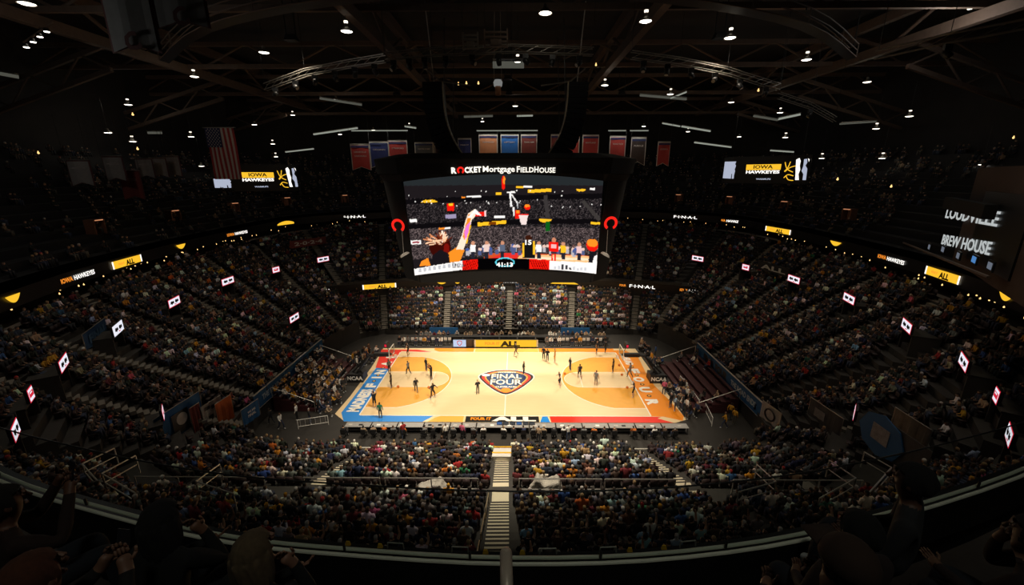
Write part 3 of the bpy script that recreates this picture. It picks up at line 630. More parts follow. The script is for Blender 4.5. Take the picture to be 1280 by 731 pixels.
# ================================================================== STAIRS
ub = bmesh.new(); box_bm(ub, (0, .5, -.5), (1, 1, 1)); STEP = bpy.data.meshes.new('step'); ub.to_mesh(STEP); ub.free(); STEP.materials.append(M_nose)
ub = bmesh.new(); box_bm(ub, (0, .10, .0), (1.002, .24, .05)); NOSE = bpy.data.meshes.new('step_nosing'); ub.to_mesh(NOSE); ub.free(); NOSE.materials.append(M_conc)
def stair_steps(i):
    R = ROWS[i % NL]; out = []
    for r, (a0, a1, b0, b1, z, tier) in enumerate(R):
        zn = R[r+1][4] if r+1 < len(R) else z+.4
        if tier == 'X' or (tier == 'A' and r+1 < len(R) and R[r+1][5] != 'A'): zn = z
        P, Q = lpt(i, a0), lpt(i, a1); D = Q-P; Md = P.lerp(Q, .5); u = D.normalized()
        for h, (S, zz) in enumerate(((P, z+.03), (Md, z+.03+(zn-z)/2))):
            out.append((Vector((S.x, S.y, zz)), u, D.length/2, tier))
    return out
for i in range(NL):
    if i in (3, NL-3): continue
    st = stair_steps(i); wd = 1.0
    own = i in (0, 1, NL-1)
    if own:
        T = empty('aisle_stairs', st[0][0]); tag(T, 'pale striped central stairs through the stand below the balcony' if i == 0 else 'pale striped side stairs through the stand below the balcony', 'stairs', None if i == 0 else 'side stairs in the near stand')
        T['kind'] = 'structure'; del T['category']
        base = st[0][0]
        for (S, u, dl, tier) in st:
            if tier == 'B' and i != 0: continue
            M = frame(S-base, u.cross(Vector((0, 0, 1))), u)
            a = inst('step', STEP, T, M @ Matrix.Diagonal((wd, dl, .3, 1))); inst('step_nosing', NOSE, a)
    else:
        bm = bmesh.new()
        for (S, u, dl, tier) in st:
            M = frame(S, u.cross(Vector((0, 0, 1))), u)
            box_bm(bm, (0, dl*.5, -.12), (.9, dl, .3), M)
        o = obj('aisle_stairs', bm, M_step); struct(o, 'grey aisle stairs running up the stand')
# ---- landing and yellow step at the foot of the central stairs
T = empty('stair_landing', (0, -14.3, 0)); tag(T, 'white landing with a yellow bottom step at the foot of the central stairs', 'landing')
loft('ramp', [[(-.72, .3, 0), (.72, .3, 0), (.72, -2.75, 0), (-.72, -2.75, 0)], [(-.72, .3, .95), (.72, .3, .95), (.72, -2.75, 2.42), (-.72, -2.75, 2.42)]], M_white, T, Vector((0, 0, 0))); boxo('bottom_step', (0, .65, .32), (1.5, .6, .3), M_yel, T); boxo('bottom_step', (0, .62, .6), (1.5, .1, .5), M_yel, T)
boxo('edge_strip', (0, -1.6, 1.9), (1.5, .14, .06), M_yel, T)
# low white wall in front of the near stand
for s in (-1, 1):
    tag(boxo('front_wall', (s*9.2, -13.9, .42), (16.6, .12, .9), mat('front_wall_grey', (.42, .40, .36), .7, noise=.2, scale=2)), 'low pale wall in front of the lowest rows by the scorer table', 'wall', 'low walls in front of the near stand')
# ---- rails along the near cross aisle
def rail(pts, label, grp, posts=True, r=.035, hh=.85, mid=True):
    T = empty('guard_rail', pts[0]); tag(T, label, 'rail', grp); b0 = Vector(pts[0])
    P = [Vector(p)-b0 for p in pts]
    tubeo('top_rail', [p+Vector((0, 0, hh)) for p in P], r, M_rail, T)
    if mid: tubeo('middle_rail', [p+Vector((0, 0, hh*.5)) for p in P], r*.8, M_rail, T)
    if posts:
        for a, b_ in zip(P, P[1:]):
            n = max(1, int((b_-a).length/2.2))
            for k in range(n+1):
                q = a.lerp(b_, k/n); tubeo('post', [q, q+Vector((0, 0, hh))], r, M_rail, T)
    return T
for (x0, x1) in ((-10.6, -6.4), (-6.1, -1.0), (1.3, 5.8), (6.0, 10.4), (-20, -12.8), (13, 20)):
    rail([(x0, -24.7, 5.4), (x1, -24.7, 5.4)], 'white tube guard rail along the cross aisle of the near stand', 'cross aisle guard rails', hh=1.4)
# handrail sections up the central stairs
for k in range(4):
    y0 = -25.4-2.6*k; z0 = 5.6+1.15*k
    T = empty('stair_handrail', (-.35, y0, z0)); tag(T, 'short brown handrail section standing on the striped central stairs', 'handrail', 'handrails on the central stairs')
    tubeo('top_rail', [(0, 0, .85), (0, -2.0, 1.75)], .03, mat('bronze_rail', (.40, .31, .20), .4, .4), T); tubeo('post', [(0, 0, 0), (0, 0, .85)], .03, MATS['bronze_rail'], T); tubeo('post', [(0, -2.0, .8), (0, -2.0, 1.75)], .03, MATS['bronze_rail'], T)
# vomitory rails in the near stand
for (x, y, dx, dy) in ((-15.5, -29, -2.6, 1.2), (-12.4, -27.5, -2.4, .8), (-18.5, -27.6, -2.6, 1.6), (14.5, -28.6, 2.6, 1.3), (11.8, -27.2, 2.2, .7), (18.0, -27.2, 2.6, 1.8)):
    z = terrace_z(x, y)+.35
    rail([(x, y, z), (x+dx, y+dy, z), (x+dx*1.05, y+dy+1.8, z-.4)], 'white tube rail round a stand opening below the balcony', 'rails round the near stand openings', hh=1.0)
# draped equipment on the cross aisle
def lump(name, c, s, m, label, cat, seed=0, hts=None):
    bm = bmesh.new(); bmesh.ops.create_icosphere(bm, subdivisions=4, radius=1); rr = random.Random(seed)
    ph = [rr.uniform(0, 6) for _ in range(6)]
    for v in bm.verts:
        d = 1+.10*math.sin(v.co.x*5+ph[0])*math.sin(v.co.z*4+ph[1])+.08*math.sin(v.co.y*7+v.co.x*3+ph[2])+.05*abs(math.sin(v.co.x*9+v.co.z*5+ph[3]))+.06*abs(math.sin(v.co.z*7-v.co.x*6+ph[5]))
        e = [math.copysign(abs(q)**.6, q) for q in v.co]; fz = (1-e[2])*.5; d *= 1+fz*.16*math.sin(9*math.atan2(v.co.y, v.co.x)+ph[0])+.05*fz*math.sin(21*math.atan2(v.co.y, v.co.x)); v.co = Vector((e[0]*s[0]*d, e[1]*s[1]*d, (e[2]*.5*d+.5*(1+.22*e[0]*math.sin(ph[4])))*s[2]))
    if hts:                                    # uneven top edge of the draped cloth
        for v in bm.verts:
            t = max(0, min(.999, (v.co.x/s[0]+1)/2))*(len(hts)-1); k = int(t); v.co.z *= hts[k]+(hts[k+1]-hts[k])*(t-k)
    o = obj(name, bm, m, smooth=True); o.location = c; return tag(o, label, cat)
M_drp = mat('drape_cloth', (.40, .375, .33), .9, noise=.25, scale=5); nt = M_drp.node_tree; bp_ = nt.nodes.new('ShaderNodeBump'); nz_ = nt.nodes.new('ShaderNodeTexNoise'); nz_.inputs['Scale'].default_value = 1.6; nz_.inputs['Detail'].default_value = 3; nz_.inputs['Distortion'].default_value = 2.5
bp_.inputs['Strength'].default_value = .45; bp_.inputs['Distance'].default_value = .3; nt.links.new(nz_.outputs[0], bp_.inputs['Height']); nt.links.new(bp_.outputs[0], nt.nodes['Principled BSDF'].inputs['Normal'])
lump('draped_camera', (-3.9, -23.6, 4.45), (.95, .42, 1.35), M_drp, 'lumpy grey cloth draped over a low camera platform left of the central stairs as one faces the court', 'cover', 1, (.5, .72, .68, .8, .78, .98, .8))
lump('draped_camera', (2.95, -23.6, 4.45), (.85, .45, 1.6), M_drp, 'peaked grey cloth cover draped over a tall camera by the central stairs', 'cover', 5, (.7, .95, .72, .76, .9, 1.08, .7))
bpy.data.objects['draped_camera']['label'] = 'low wide grey cloth draped over a camera platform by the central stairs'
# ================================================================== BALCONY in front of the camera
LEDGE = [(-14, -35.2), (-9.5, -37.9), (-6.8, -39.25), (-4.6, -40.2), (-2.8, -40.72), (-1.5, -41.0), (-.4, -41.12), (1.1, -41.2), (2.6, -41.12), (4.2, -40.82), (6.6, -40.1), (8.8, -39.2), (11.5, -37.9), (16, -35.2)]
LC = catmull([(x, y, 0) for x, y in LEDGE], 4, False); ZL = 19.62
def off_curve(o, z):
    out = []
    for i, p in enumerate(LC):
        t = (LC[min(i+1, len(LC)-1)]-LC[max(i-1, 0)]).normalized(); n = Vector((-t.y, t.x, 0)); out.append(Vector((p.x+n.x*o, p.y+n.y*o, z)))
    return out
def ribbon(name, A, B, m, parent=None):
    bm = bmesh.new(); a = [bm.verts.new(p) for p in A]; b_ = [bm.verts.new(p) for p in B]
    for i in range(len(a)-1): bm.faces.new((a[i], a[i+1], b_[i+1], b_[i]))
    return obj(name, bm, m, parent)
T = empty('glass_balustrade', (1.1, -41.2, ZL)); tag(T, 'curved glass balustrade with twin pale metal edges in front of the balcony', 'balustrade'); T0 = Vector((1.1, -41.2, ZL))
M_led = mat('ledge_metal', (.88, .88, .72), .3, .1, noise=.15, scale=3)
sh = lambda L: [p-T0 for p in L]
tubeo('edge_rail', sh(off_curve(0, ZL)), .017, M_led, T, 8); tubeo('edge_rail', sh(off_curve(.058, ZL+.005)), .017, M_led, T, 8)
ribbon('ledge_top', sh(off_curve(.0, ZL-.03)), sh(off_curve(.15, ZL-.03)), M_black, T); ribbon('fascia', sh(off_curve(.15, ZL-.03)), sh(off_curve(.15, ZL-1.0)), M_black, T)
ribbon('kick_plate', sh(off_curve(-.02, ZL-.01)), sh(off_curve(-.02, ZL-.45)), M_black, T)
mg = bpy.data.materials.new('balustrade_glass'); mg.use_nodes = True; nt = mg.node_tree; nt.nodes.remove(nt.nodes['Principled BSDF'])
tr = nt.nodes.new('ShaderNodeBsdfTransparent'); tr.inputs[0].default_value = (.80, .84, .82, 1); gl = nt.nodes.new('ShaderNodeBsdfGlossy'); gl.inputs['Roughness'].default_value = .05; mxs = nt.nodes.new('ShaderNodeMixShader'); mxs.inputs[0].default_value = .025
nt.links.new(tr.outputs[0], mxs.inputs[1]); nt.links.new(gl.outputs[0], mxs.inputs[2]); nt.links.new(mxs.outputs[0], nt.nodes['Material Output'].inputs[0])
A = off_curve(.03, ZL+.02); B = off_curve(.03, ZL+.72)
for i in range(0, len(A)-1, 3):
    j = min(i+3, len(A)-1); g = ribbon('glass_panel', sh(A[i:j+1]), sh(B[i:j+1]), mg, T)
    tubeo('panel_clip', [A[i]-T0, A[i]-T0+Vector((0, 0, .08))], .012, M_black, T)
tubeo('glass_cap', sh(off_curve(.03, ZL+.72)), .007, M_black, T)
OC = off_curve(.13, ZL-.03)
for k, (px, kd) in enumerate(((495, 'h'), (575, 'h'), (685, 'h'), (760, 'h'), (860, 'h'), (435, 'y'), (475, 'y'), (607, 'y'), (653, 'y'), (787, 'y'), (829, 'y'))):
    q = min(OC, key=lambda p: abs(proj(p)[0]-px)); i = OC.index(q); t = (OC[i+1]-OC[i-1]).normalized(); q = q+t*((px-proj(q)[0])/F_PX*proj(q)[2])-T0
    if kd == 'h': tubeo('grab_handle', [q-t*.075, q-t*.07+Vector((0, 0, .06)), q+t*.07+Vector((0, 0, .06)), q+t*.075], .006, M_rail, T)
    else: boxo('yellow_tag', (0, 0, .02), (.05, .02, .04), M_yel, T, Matrix.Translation(q), taper=.6)
for k, (y0, y1, z) in enumerate(((-42.35, -41.22, 19.35), (-43.2, -42.35, 19.85), (-44.1, -43.2, 20.5), (-46, -44.1, 21.1))):
    struct(boxo('balcony_step', (1, (y0+y1)/2, z-.6), (26, y1-y0, 1.2), M_dark), 'dark balcony seating step')
T = empty('aisle_handrail', atd(634, 760, 1.55)); tag(T, 'round-ended brushed handrail end of the balcony aisle', 'handrail')
a = atd(632.5, 692, 1.72)-T.location; b_ = Vector((0, 0, -.02)); mh = mat('brushed_pipe', (.55, .45, .36), .45, .2, noise=.1, scale=12)
bm = bmesh.new(); tube_bm(bm, b_, a, .0255, 14); o = obj('pipe', bm, mh, T, True)
bm = bmesh.new(); bmesh.ops.create_uvsphere(bm, u_segments=14, v_segments=8, radius=.0255, matrix=Matrix.Translation(a)); obj('end_cap', bm, mh, T, True)
tubeo('post', [a*.55, Vector((a.x*.55, a.y*.55, 19.87-T.location.z))], .02, M_black, T)
# ---- people seated in the balcony
def fg_person(px, py, dep, rz, P, shirt, hair, skin, label, hairkind='short', cap=None, phone=None):
    C = atd(px, py, dep); me = person_mesh('balcony_person', P, sub=2); keep = [0]*len(me.polygons); me.polygons.foreach_get('material_index', keep); me.materials.clear()
    ms = [mat('skin_%d' % int(skin[0]*1000), skin, .55), mat('cloth_%d_%d' % (int(shirt[0]*1000), int(shirt[2]*1000)), shirt, .9, noise=.3, scale=20), mat('fg_denim', (.008, .010, .016), .9, noise=.3, scale=30), mat('hair_%d' % int(hair[0]*1000), hair, .95, noise=.5, scale=40), M_shoe]
    for q in ms: me.materials.append(q)
    me.polygons.foreach_set('material_index', keep)
    h = Vector(P['head']); hw = Matrix.Rotation(rz, 3, 'Z') @ h; o = inst('person', me); o.location = C-hw; o.rotation_euler = (0, 0, rz); tag(o, label, 'person')
    bm = bmesh.new()                                    # hair: a shell over the skull, long hair falls over the shoulders
    bmesh.ops.create_uvsphere(bm, u_segments=72, v_segments=30, radius=1)
    for v in bm.verts:
        x, y, z = v.co; th_ = math.atan2(y, x); wv = 1+.03*math.sin(7*th_+4*z)+.022*math.sin(19*th_+5*z)+.018*math.sin(36*th_-3*z)
        rx, ry, rzz = .103, .120, .122
        if hairkind == 'long' and z < .1:
            dwn = (.1-z); v.co = Vector((x*rx*wv*(1+.75*dwn), (y*ry*(1-.25*dwn)-.02-.04*dwn)*wv, z*.34+.02*math.sin(11*th_))); continue
        v.co = Vector((x*rx*wv, y*ry*wv-.012, z*rzz))
    lim = .045
    bmesh.ops.delete(bm, geom=[v for v in bm.verts if (v.co.y > lim and v.co.z < .06) or (hairkind != 'long' and v.co.z < -.07)], context='VERTS')
    ho = obj('hair', bm, ms[3], o, True); ho.location = h+Vector((0, 0, .012))
    def fpart(nm, f):
        bm = bmesh.new(); f(bm); q = obj(nm, bm, ms[0], o, True); q.location = h
    fpart('nose', lambda bm: tube_bm(bm, (0, .095, .02), (0, .124, -.03), .010, 6, .017)); fpart('brow', lambda bm: box_bm(bm, (0, .098, .035), (.10, .02, .012))); fpart('mouth', lambda bm: box_bm(bm, (0, .095, -.065), (.05, .02, .014)))
    for s in (-1, 1):
        fpart('eye', lambda bm: bmesh.ops.create_uvsphere(bm, u_segments=8, v_segments=6, radius=.012, matrix=Matrix.Translation((s*.035, .09, .015))))
        fpart('ear', lambda bm: bmesh.ops.create_uvsphere(bm, u_segments=8, v_segments=6, radius=.028, matrix=Matrix.Translation((s*.096, .0, -.01)) @ Matrix.Diagonal((.35, .7, 1.1, 1))))
    if cap:
        bm = bmesh.new(); bmesh.ops.create_uvsphere(bm, u_segments=16, v_segments=10, radius=1)
        for v in bm.verts: v.co = Vector((v.co.x*.118, v.co.y*.132-.01, max(v.co.z, -.1)*.125+.03))
        box_bm(bm, (0, .15, .03), (.15, .12, .012)); c_ = obj('cap', bm, mat('cap_cloth', cap, .9, noise=.2, scale=30), o, True); c_.location = h
    for sd in ('l', 'r'):                               # fingers
        w_, hd_ = Vector(P['wr'+sd]), Vector(P['ha'+sd]); dd = (hd_-w_).normalized(); side = dd.orthogonal().normalized(); oth = dd.cross(side); bm = bmesh.new()
        for q in range(4):
            bs = hd_+side*(-.024+.016*q); L = (.062, .072, .068, .052)[q]
            k1 = bs+dd*L*.55-oth*.006; tube_bm(bm, bs, k1, .0085, 6, .0078); tube_bm(bm, k1, k1+dd*L*.4-oth*.022, .0078, 6, .006)
        bs = w_.lerp(hd_, .5)+side*.03; k1 = bs+side*.025+dd*.03; tube_bm(bm, bs, k1, .010, 6, .009); tube_bm(bm, k1, k1+dd*.03+side*.004, .009, 6, .007)
        obj('fingers', bm, ms[0], o, True)
    if phone:
        po = boxo('phone', (0, 0, 0), (.075, .009, .155), mat('phone_black', (.02, .02, .025), .2)); pm = Matrix.Translation(C-hw) @ Matrix.Rotation(rz, 4, 'Z')
        po.matrix_world = pm @ Matrix.Translation(Vector(P['har'])+Vector(phone)) @ Matrix.Rotation(-.3, 4, 'X'); tag(po, 'black phone held up by the %s' % label, 'phone')
        po['label'] = 'black phone held by a person on the balcony: %s' % ' '.join(label.split()[1:6])
    return o
FG_UP = pose(SIT, ell=(-.26, .2, .86), elr=(.26, .2, .86), wrl=(-.12, .33, 1.12), wrr=(.12, .33, 1.12), hal=(-.07, .36, 1.2), har=(.07, .36, 1.2))
FG_CHIN = lean(pose(SIT, elr=(.22, .26, .72), wrr=(.12, .24, .98), har=(.09, .2, 1.07), ell=(-.22, .2, .68), wrl=(-.1, .42, .66), hal=(-.05, .48, .66)), .06, -.02)
fg_person(4, 628, 2.9, -.5, FG_UP, (.022, .009, .006), (.010, .006, .004), (.13, .055, .032), 'person in rust brown jacket holding a phone up beside the glass balustrade', 'short', None, (0, .02, .06))
fg_person(203, 648, 2.75, -.15, FG_CHIN, (.006, .006, .006), (.005, .004, .004), (.18, .085, .05), 'person in black top with dark hair and hand at face on the balcony', 'long')
fg_person(318, 688, 2.5, -.25, FG_CHIN, (.006, .006, .006), (.10, .066, .036), (.26, .13, .085), 'woman with long fair hair and dark top resting a hand at her mouth', 'long')
fg_person(42, 722, 1.95, -.1, S_PHONE, (.008, .006, .006), (.07, .021, .008), (.2, .1, .065), 'person with reddish hair and a phone in the second balcony row', 'short', None, (-.03, .04, .03))
fg_person(1140, 600, 2.9, .75, SIT, (.018, .018, .02), (.005, .004, .0035), (.10, .045, .028), 'dark-haired man in grey top turned sideways by the balustrade', 'short')
fg_person(1074, 662, 2.6, .1, SIT, (.02, .011, .01), (.004, .003, .003), (.12, .055, .032), 'dark-haired person in brown top seated next to the turned man', 'short')
fg_person(1057, 706, 2.0, .05, FG_CHIN, (.02, .012, .01), (.010, .007, .004), (.16, .08, .047), 'person in brown cap with hands raised in the second balcony row', 'short', (.03, .014, .008))
fg_person(1292, 668, 2.7, .5, FG_CHIN, (.018, .008, .007), (.007, .004, .004), (.16, .08, .05), 'person in dark red top leaning at the end of the balcony row', 'short')
# balcony seats behind them
for (px, py, dep) in ((4, 628, 2.9), (203, 648, 2.75), (318, 688, 2.5), (1140, 600, 2.9), (1074, 662, 2.6), (42, 722, 1.95), (1057, 706, 2.0)):
    C = atd(px, py, dep); zf = 19.35 if C.z < 20.9 else 19.85
    T = empty('balcony_seat', (C.x, C.y-.16, zf-.1)); tag(T, 'dark tip-up seat under a seated person on the balcony', 'seat', 'balcony seats')
    inst('seat_pan', SEATPAN, T); inst('backrest', SEATBACK, T); inst('armrest', SEATLEG, T); a = inst('armrest', SEATLEG, T); a.location = (-.49, 0, 0)
# ================================================================== SCOREBOARD
SB = empty('scoreboard', (0, 2, 12.5)); SB0 = Vector((0, 2, 12.5)); tag(SB, 'giant black center-hung scoreboard with a wide video screen showing a basketball shot', 'scoreboard')
TL, TR, BL, BR = aty(504.5, 227, -4.6), aty(754, 226, -4.6), aty(518.7, 344, -3.2), aty(745, 342, -3.2)
def scr(u, v, out=0):        # u 0..1 left-right, v 0..1 bottom-top
    p = BL.lerp(BR, u).lerp(TL.lerp(TR, u), v); p.z += .62*(1-(2*u-1)**2); p.y -= out; return p-SB0
CW, CH = 640, 352; cv = np.zeros((CH, CW, 3)); yy, xx = np.mgrid[0:CH, 0:CW]; XX, YY = xx*2., yy*2.
def paint(mask, c): cv[mask] = c
def ell(cx, cyy, rx, ry, c, top=None):
    m_ = ((XX-cx)/rx)**2+((YY-cyy)/ry)**2 < 1
    if top == 't': m_ &= YY < cyy
    if top == 'b': m_ &= YY > cyy
    paint(m_, c)
def rect(x0, y0, x1, y1, c): paint((XX >= x0) & (XX < x1) & (YY >= y0) & (YY < y1), c)
def pgon(P, c):
    ins = np.zeros(XX.shape, bool); n = len(P)
    for i in range(n):
        (x0, y0), (x1, y1) = P[i], P[(i+1) % n]
        if y0 == y1: continue
        ins ^= ((y0 > YY) != (y1 > YY)) & (XX < (x1-x0)*(YY-y0)/(y1-y0)+x0)
    paint(ins, c)
def line(x0, y0, x1, y1, w_, c):
    d = math.hypot(x1-x0, y1-y0); nx, ny = -(y1-y0)/d*w_/2, (x1-x0)/d*w_/2; pgon([(x0+nx, y0+ny), (x1+nx, y1+ny), (x1-nx, y1-ny), (x0-nx, y0-ny)], c)
K = lambda r, g, b_: np.array([(q/255)**2.2 for q in (r, g, b_)])
cv[:] = K(34, 30, 32); cv[YY < 130] = K(40, 44, 46)
nz = RNG.random((CH//2, CW//2)).repeat(2, 0).repeat(2, 1)
g = (YY > 190) & (YY < 380); cv[g] = K(24, 22, 24)+(nz[g]**4)[:, None]*K(80, 72, 72)
g = (YY >= 350) & (YY < 520); cv[g] = K(34, 30, 32)+(nz[g]**3)[:, None]*K(118, 102, 100)
for y0 in (195, 325): line(110, y0+15, 1170, y0-15, 26, K(20, 18, 20))
YL, WHT, RD, ORG, BK = K(255, 190, 40), K(250, 245, 240), K(235, 30, 20), K(255, 140, 40), K(12, 10, 12)
ell(242, 216, 46, 16, YL, 't'); rect(598, 168, 628, 180, YL); pgon([(770, 152), (892, 145), (892, 162), (770, 168)], YL); rect(705, 136, 745, 146, YL); rect(745, 133, 792, 142, WHT)
pgon([(502, 326), (652, 314), (652, 332), (502, 346)], YL); rect(560, 322, 600, 340, K(120, 60, 10)); ell(860, 305, 34, 20, YL, 'b'); ell(1050, 146, 26, 14, YL, 'b'); rect(1102, 316, 1155, 328, YL); rect(293, 350, 325, 360, ORG); rect(325, 348, 355, 358, WHT); rect(588, 290, 645, 304, WHT)
rect(415, 188, 436, 196, ORG); rect(442, 183, 522, 192, WHT); rect(140, 414, 198, 436, WHT); rect(150, 420, 190, 430, K(150, 60, 70)); rect(136, 300, 176, 316, WHT); rect(330, 280, 385, 302, K(150, 140, 170)); rect(1100, 142, 1124, 152, WHT)
for q in range(40): ell(random.uniform(120, 1160), random.choice([180, 210, 222, 240, 160])+random.uniform(-6, 6), 3, 3, WHT)
rect(1030, 540//2, 1034, 290, BK); pgon([(850, 180), (870, 180), (885, 300), (862, 300)], K(58, 54, 54)); pgon([(1050, 210), (1070, 205), (1160, 300), (1140, 310)], K(60, 56, 54))
ell(638, 118, 10, 36, RD); ell(642, 105, 6, 20, ORG); rect(338, 222, 376, 262, RD); rect(345, 222, 370, 234, YL); rect(862, 318, 885, 372, K(20, 90, 30))
line(655, 167, 700, 165, 8, WHT); line(674, 170, 680, 240, 9, WHT); line(680, 175, 712, 222, 6, WHT); line(712, 220, 713, 252, 5, K(200, 200, 200)); line(690, 245, 694, 290, 8, WHT)
rect(702, 262, 726, 306, RD); rect(706, 262, 722, 276, ORG); pgon([(718, 284), (770, 282), (757, 338), (733, 338)], K(235, 215, 210)); line(716, 284, 770, 282, 6, RD); ell(765, 243, 16, 15, RD); ell(764, 236, 14, 8, ORG)
rect(535, 500, 1130, 545, K(200, 80, 40)); pgon([(560, 532), (640, 500), (720, 500), (700, 545), (560, 545)], K(225, 50, 45)); pgon([(700, 545), (730, 505), (1100, 503), (1110, 548)], K(255, 190, 130)); pgon([(760, 520), (1100, 515), (1100, 528), (760, 535)], K(255, 225, 190))
for q in range(46):
    x = random.uniform(440, 1080); y = random.uniform(452, 478); c = random.choice([K(225, 190, 175), K(70, 90, 150), K(60, 50, 50), K(220, 215, 210), K(110, 80, 75)]); ell(x, y, 9, 9, c); rect(x-9, y+8, x+9, y+34, random.choice([K(60, 55, 60), K(180, 175, 180), K(80, 90, 130)]))
for (x, c) in ((475, WHT), (548, K(230, 200, 190)), (632, K(90, 100, 120)), (826, WHT), (955, YL), (1040, K(230, 190, 190))): ell(x, 440, 10, 12, K(200, 140, 110)); rect(x-14, 450, x+14, 492, c); rect(x-10, 490, x+10, 530, K(40, 40, 50))
ell(770, 412, 17, 18, K(60, 30, 20)); pgon([(742, 436), (800, 436), (808, 528), (738, 528)], K(25, 25, 25)); rect(738, 440, 750, 520, YL); rect(794, 430, 806, 505, YL); pass
ell(905, 420, 12, 13, K(200, 130, 100)); rect(880, 432, 930, 486, RD); rect(890, 445, 918, 465, K(235, 180, 180)); rect(890, 486, 920, 500, K(60, 50, 60)); rect(892, 500, 900, 540, RD); rect(908, 500, 916, 540, RD)
ell(1110, 440, 32, 34, RD); ell(1110, 428, 30, 22, ORG); pgon([(1095, 480), (1130, 470), (1135, 560), (1085, 560)], K(30, 30, 34)); pgon([(1120, 500), (1135, 495), (1135, 560), (1105, 560)], WHT)
ell(300, 455, 58, 60, K(60, 18, 14))
for q in range(54): a_ = random.uniform(.9, 3.5); l_ = random.uniform(40, 100); x_, y_ = 312+random.uniform(-18, 14), 432+random.uniform(-16, 10); line(x_, y_, x_+l_*math.cos(a_), y_-l_*.62*math.sin(a_), random.uniform(4, 8), random.choice([K(255, 230, 205), K(250, 200, 160), K(220, 140, 95), K(150, 70, 40), K(90, 35, 22)]))
ell(334, 470, 16, 34, K(120, 24, 18)); pgon([(245, 560), (262, 500), (300, 470), (340, 490), (352, 560)], K(30, 26, 30)); pgon([(190, 560), (200, 530), (235, 515), (250, 560)], ORG); pgon([(345, 490), (398, 452), (430, 480), (405, 545), (352, 545)], K(240, 140, 40))
pgon([(385, 472), (418, 390), (434, 320), (450, 275), (488, 252), (520, 285), (494, 284), (468, 312), (455, 385), (425, 475)], K(250, 225, 200)); pgon([(420, 400), (438, 330), (452, 280), (470, 280), (452, 350), (430, 420)], ORG); pgon([(428, 380), (440, 340), (462, 320), (450, 385), (436, 420)], K(230, 120, 210)); pgon([(445, 300), (462, 280), (480, 270), (470, 300)], WHT); line(440, 440, 462, 340, 7, YL)
rect(488, 270, 540, 292, RD); rect(538, 262, 548, 294, K(240, 200, 200)); pgon([(470, 270), (490, 252), (522, 288), (500, 284)], WHT)
pgon([(150, 575), (418, 540), (420, 592), (160, 622)], WHT); pgon([(418, 540), (502, 532), (502, 592), (420, 594)], RD); rect(502, 530, 780, 600, BK); pgon([(775, 530), (885, 535), (885, 600), (775, 592)], RD); pgon([(882, 538), (1135, 540), (1130, 612), (880, 600)], WHT)
for q in range(7): line(425+10*q, 592, 445+10*q, 540, 3, K(70, 5, 5)); line(780+12*q, 540, 800+12*q, 590, 3, K(70, 5, 5))
for q in range(9): rect(185+26*q, 574-3*q, 200+26*q, 596-3*q, K(190, 190, 195)); rect(365+8*q, 548+random.randint(0, 14), 370+8*q, 580, K(40, 36, 40)); rect(905+20*q, 570+random.randint(-14, 6), 918+20*q, 588, K(60, 60, 66) if q in (2, 3, 4) else K(205, 205, 210))
def ringm(cx, cyy, rx, ry, th, c): d = ((XX-cx)/rx)**2+((YY-cyy)/ry)**2; paint(d < 1, c); paint(((XX-cx)/(rx-th))**2+((YY-cyy)/(ry-th))**2 < 1, BK)
ringm(645, 552, 52, 28, 7, K(90, 205, 225))
GX, GY = 320, 160; bm = bmesh.new(); V = [[bm.verts.new(scr(i/GX, j/GY, .06)) for i in range(GX+1)] for j in range(GY+1)]
for j in range(GY):
    for i in range(GX): bm.faces.new((V[j][i], V[j][i+1], V[j+1][i+1], V[j+1][i]))
me = bpy.data.meshes.new('video_screen'); bm.to_mesh(me); bm.free()
at = me.color_attributes.new('Col', 'FLOAT_COLOR', 'POINT'); cols = []
for j in range(GY+1):
    for i in range(GX+1):
        u, v = i/GX, j/GY; bow = 1-(2*u-1)**2
        zx = (165+(1130-165)*u)*(1-v)+(105+(1170-105)*u)*v; zy = (612+(602-612)*u-16*bow)*(1-v)+(110-3*u-33*bow)*v
        c = cv[min(CH-1, max(0, int(zy/2))), min(CW-1, max(0, int(zx/2)))]; cols += [*c, 1]
at.data.foreach_set('color', cols); me.materials.append(attr_mat('video_pixels', emit=1.15)); scn = inst('video_screen', me, SB); scn['label'] = 'video picture of a player shooting at the basket'
c = scr(.4975, .045, .12); text('clock_digits', '41:13', 1, G_white, frame(c+Vector((0, 0, .02)), (1, 0, 0), (0, -.14, 1)), SB, .03, fit=(1.65, .46))
c = scr(.627, .30, .12); text('jersey_number', '15', 1, G_white, frame(c, (1, 0, 0), (0, -.14, 1)), SB, .03, fit=(.62, .5))
def loop8(fw, cwid, yf, yc, yb, ybk, z): return [(-fw, yf, z), (fw, yf, z), (cwid, yc, z), (cwid, yb, z), (fw, ybk, z), (-fw, ybk, z), (-cwid, yb, z), (-cwid, yc, z)]
M_sb = mat('scoreboard_black', (.005, .0045, .0045), .7, noise=.3, scale=3)
loft('body', [loop8(8.6, 10.6, -2.95, -.9, 5, 7, 12.35), loop8(9.3, 11.9, -4.1, -1.8, 6, 8.2, 22.3), loop8(9.5, 12.2, -4.5, -2, 6.2, 8.5, 22.9)], M_sb, SB, SB0)
loft('crown', [loop8(9.6, 12.3, -4.9, -2.2, 6.4, 8.7, 22.95), loop8(9.7, 12.5, -5.0, -2.3, 6.5, 8.8, 24.3), loop8(8.2, 10.5, -3.5, -1, 5, 7.5, 24.8)], M_sb, SB, SB0)
bm = bmesh.new()
for i in range(24):
    a, b_ = i/24, (i+1)/24; q = [scr(a, 1, .1), scr(b_, 1, .1)]; t = [Vector((q[0].x, -5.05-2, 24.25-12.5)), Vector((q[1].x, -5.05-2, 24.25-12.5))]
    bm.faces.new([bm.verts.new(p) for p in (q[0], q[1], t[1], t[0])])
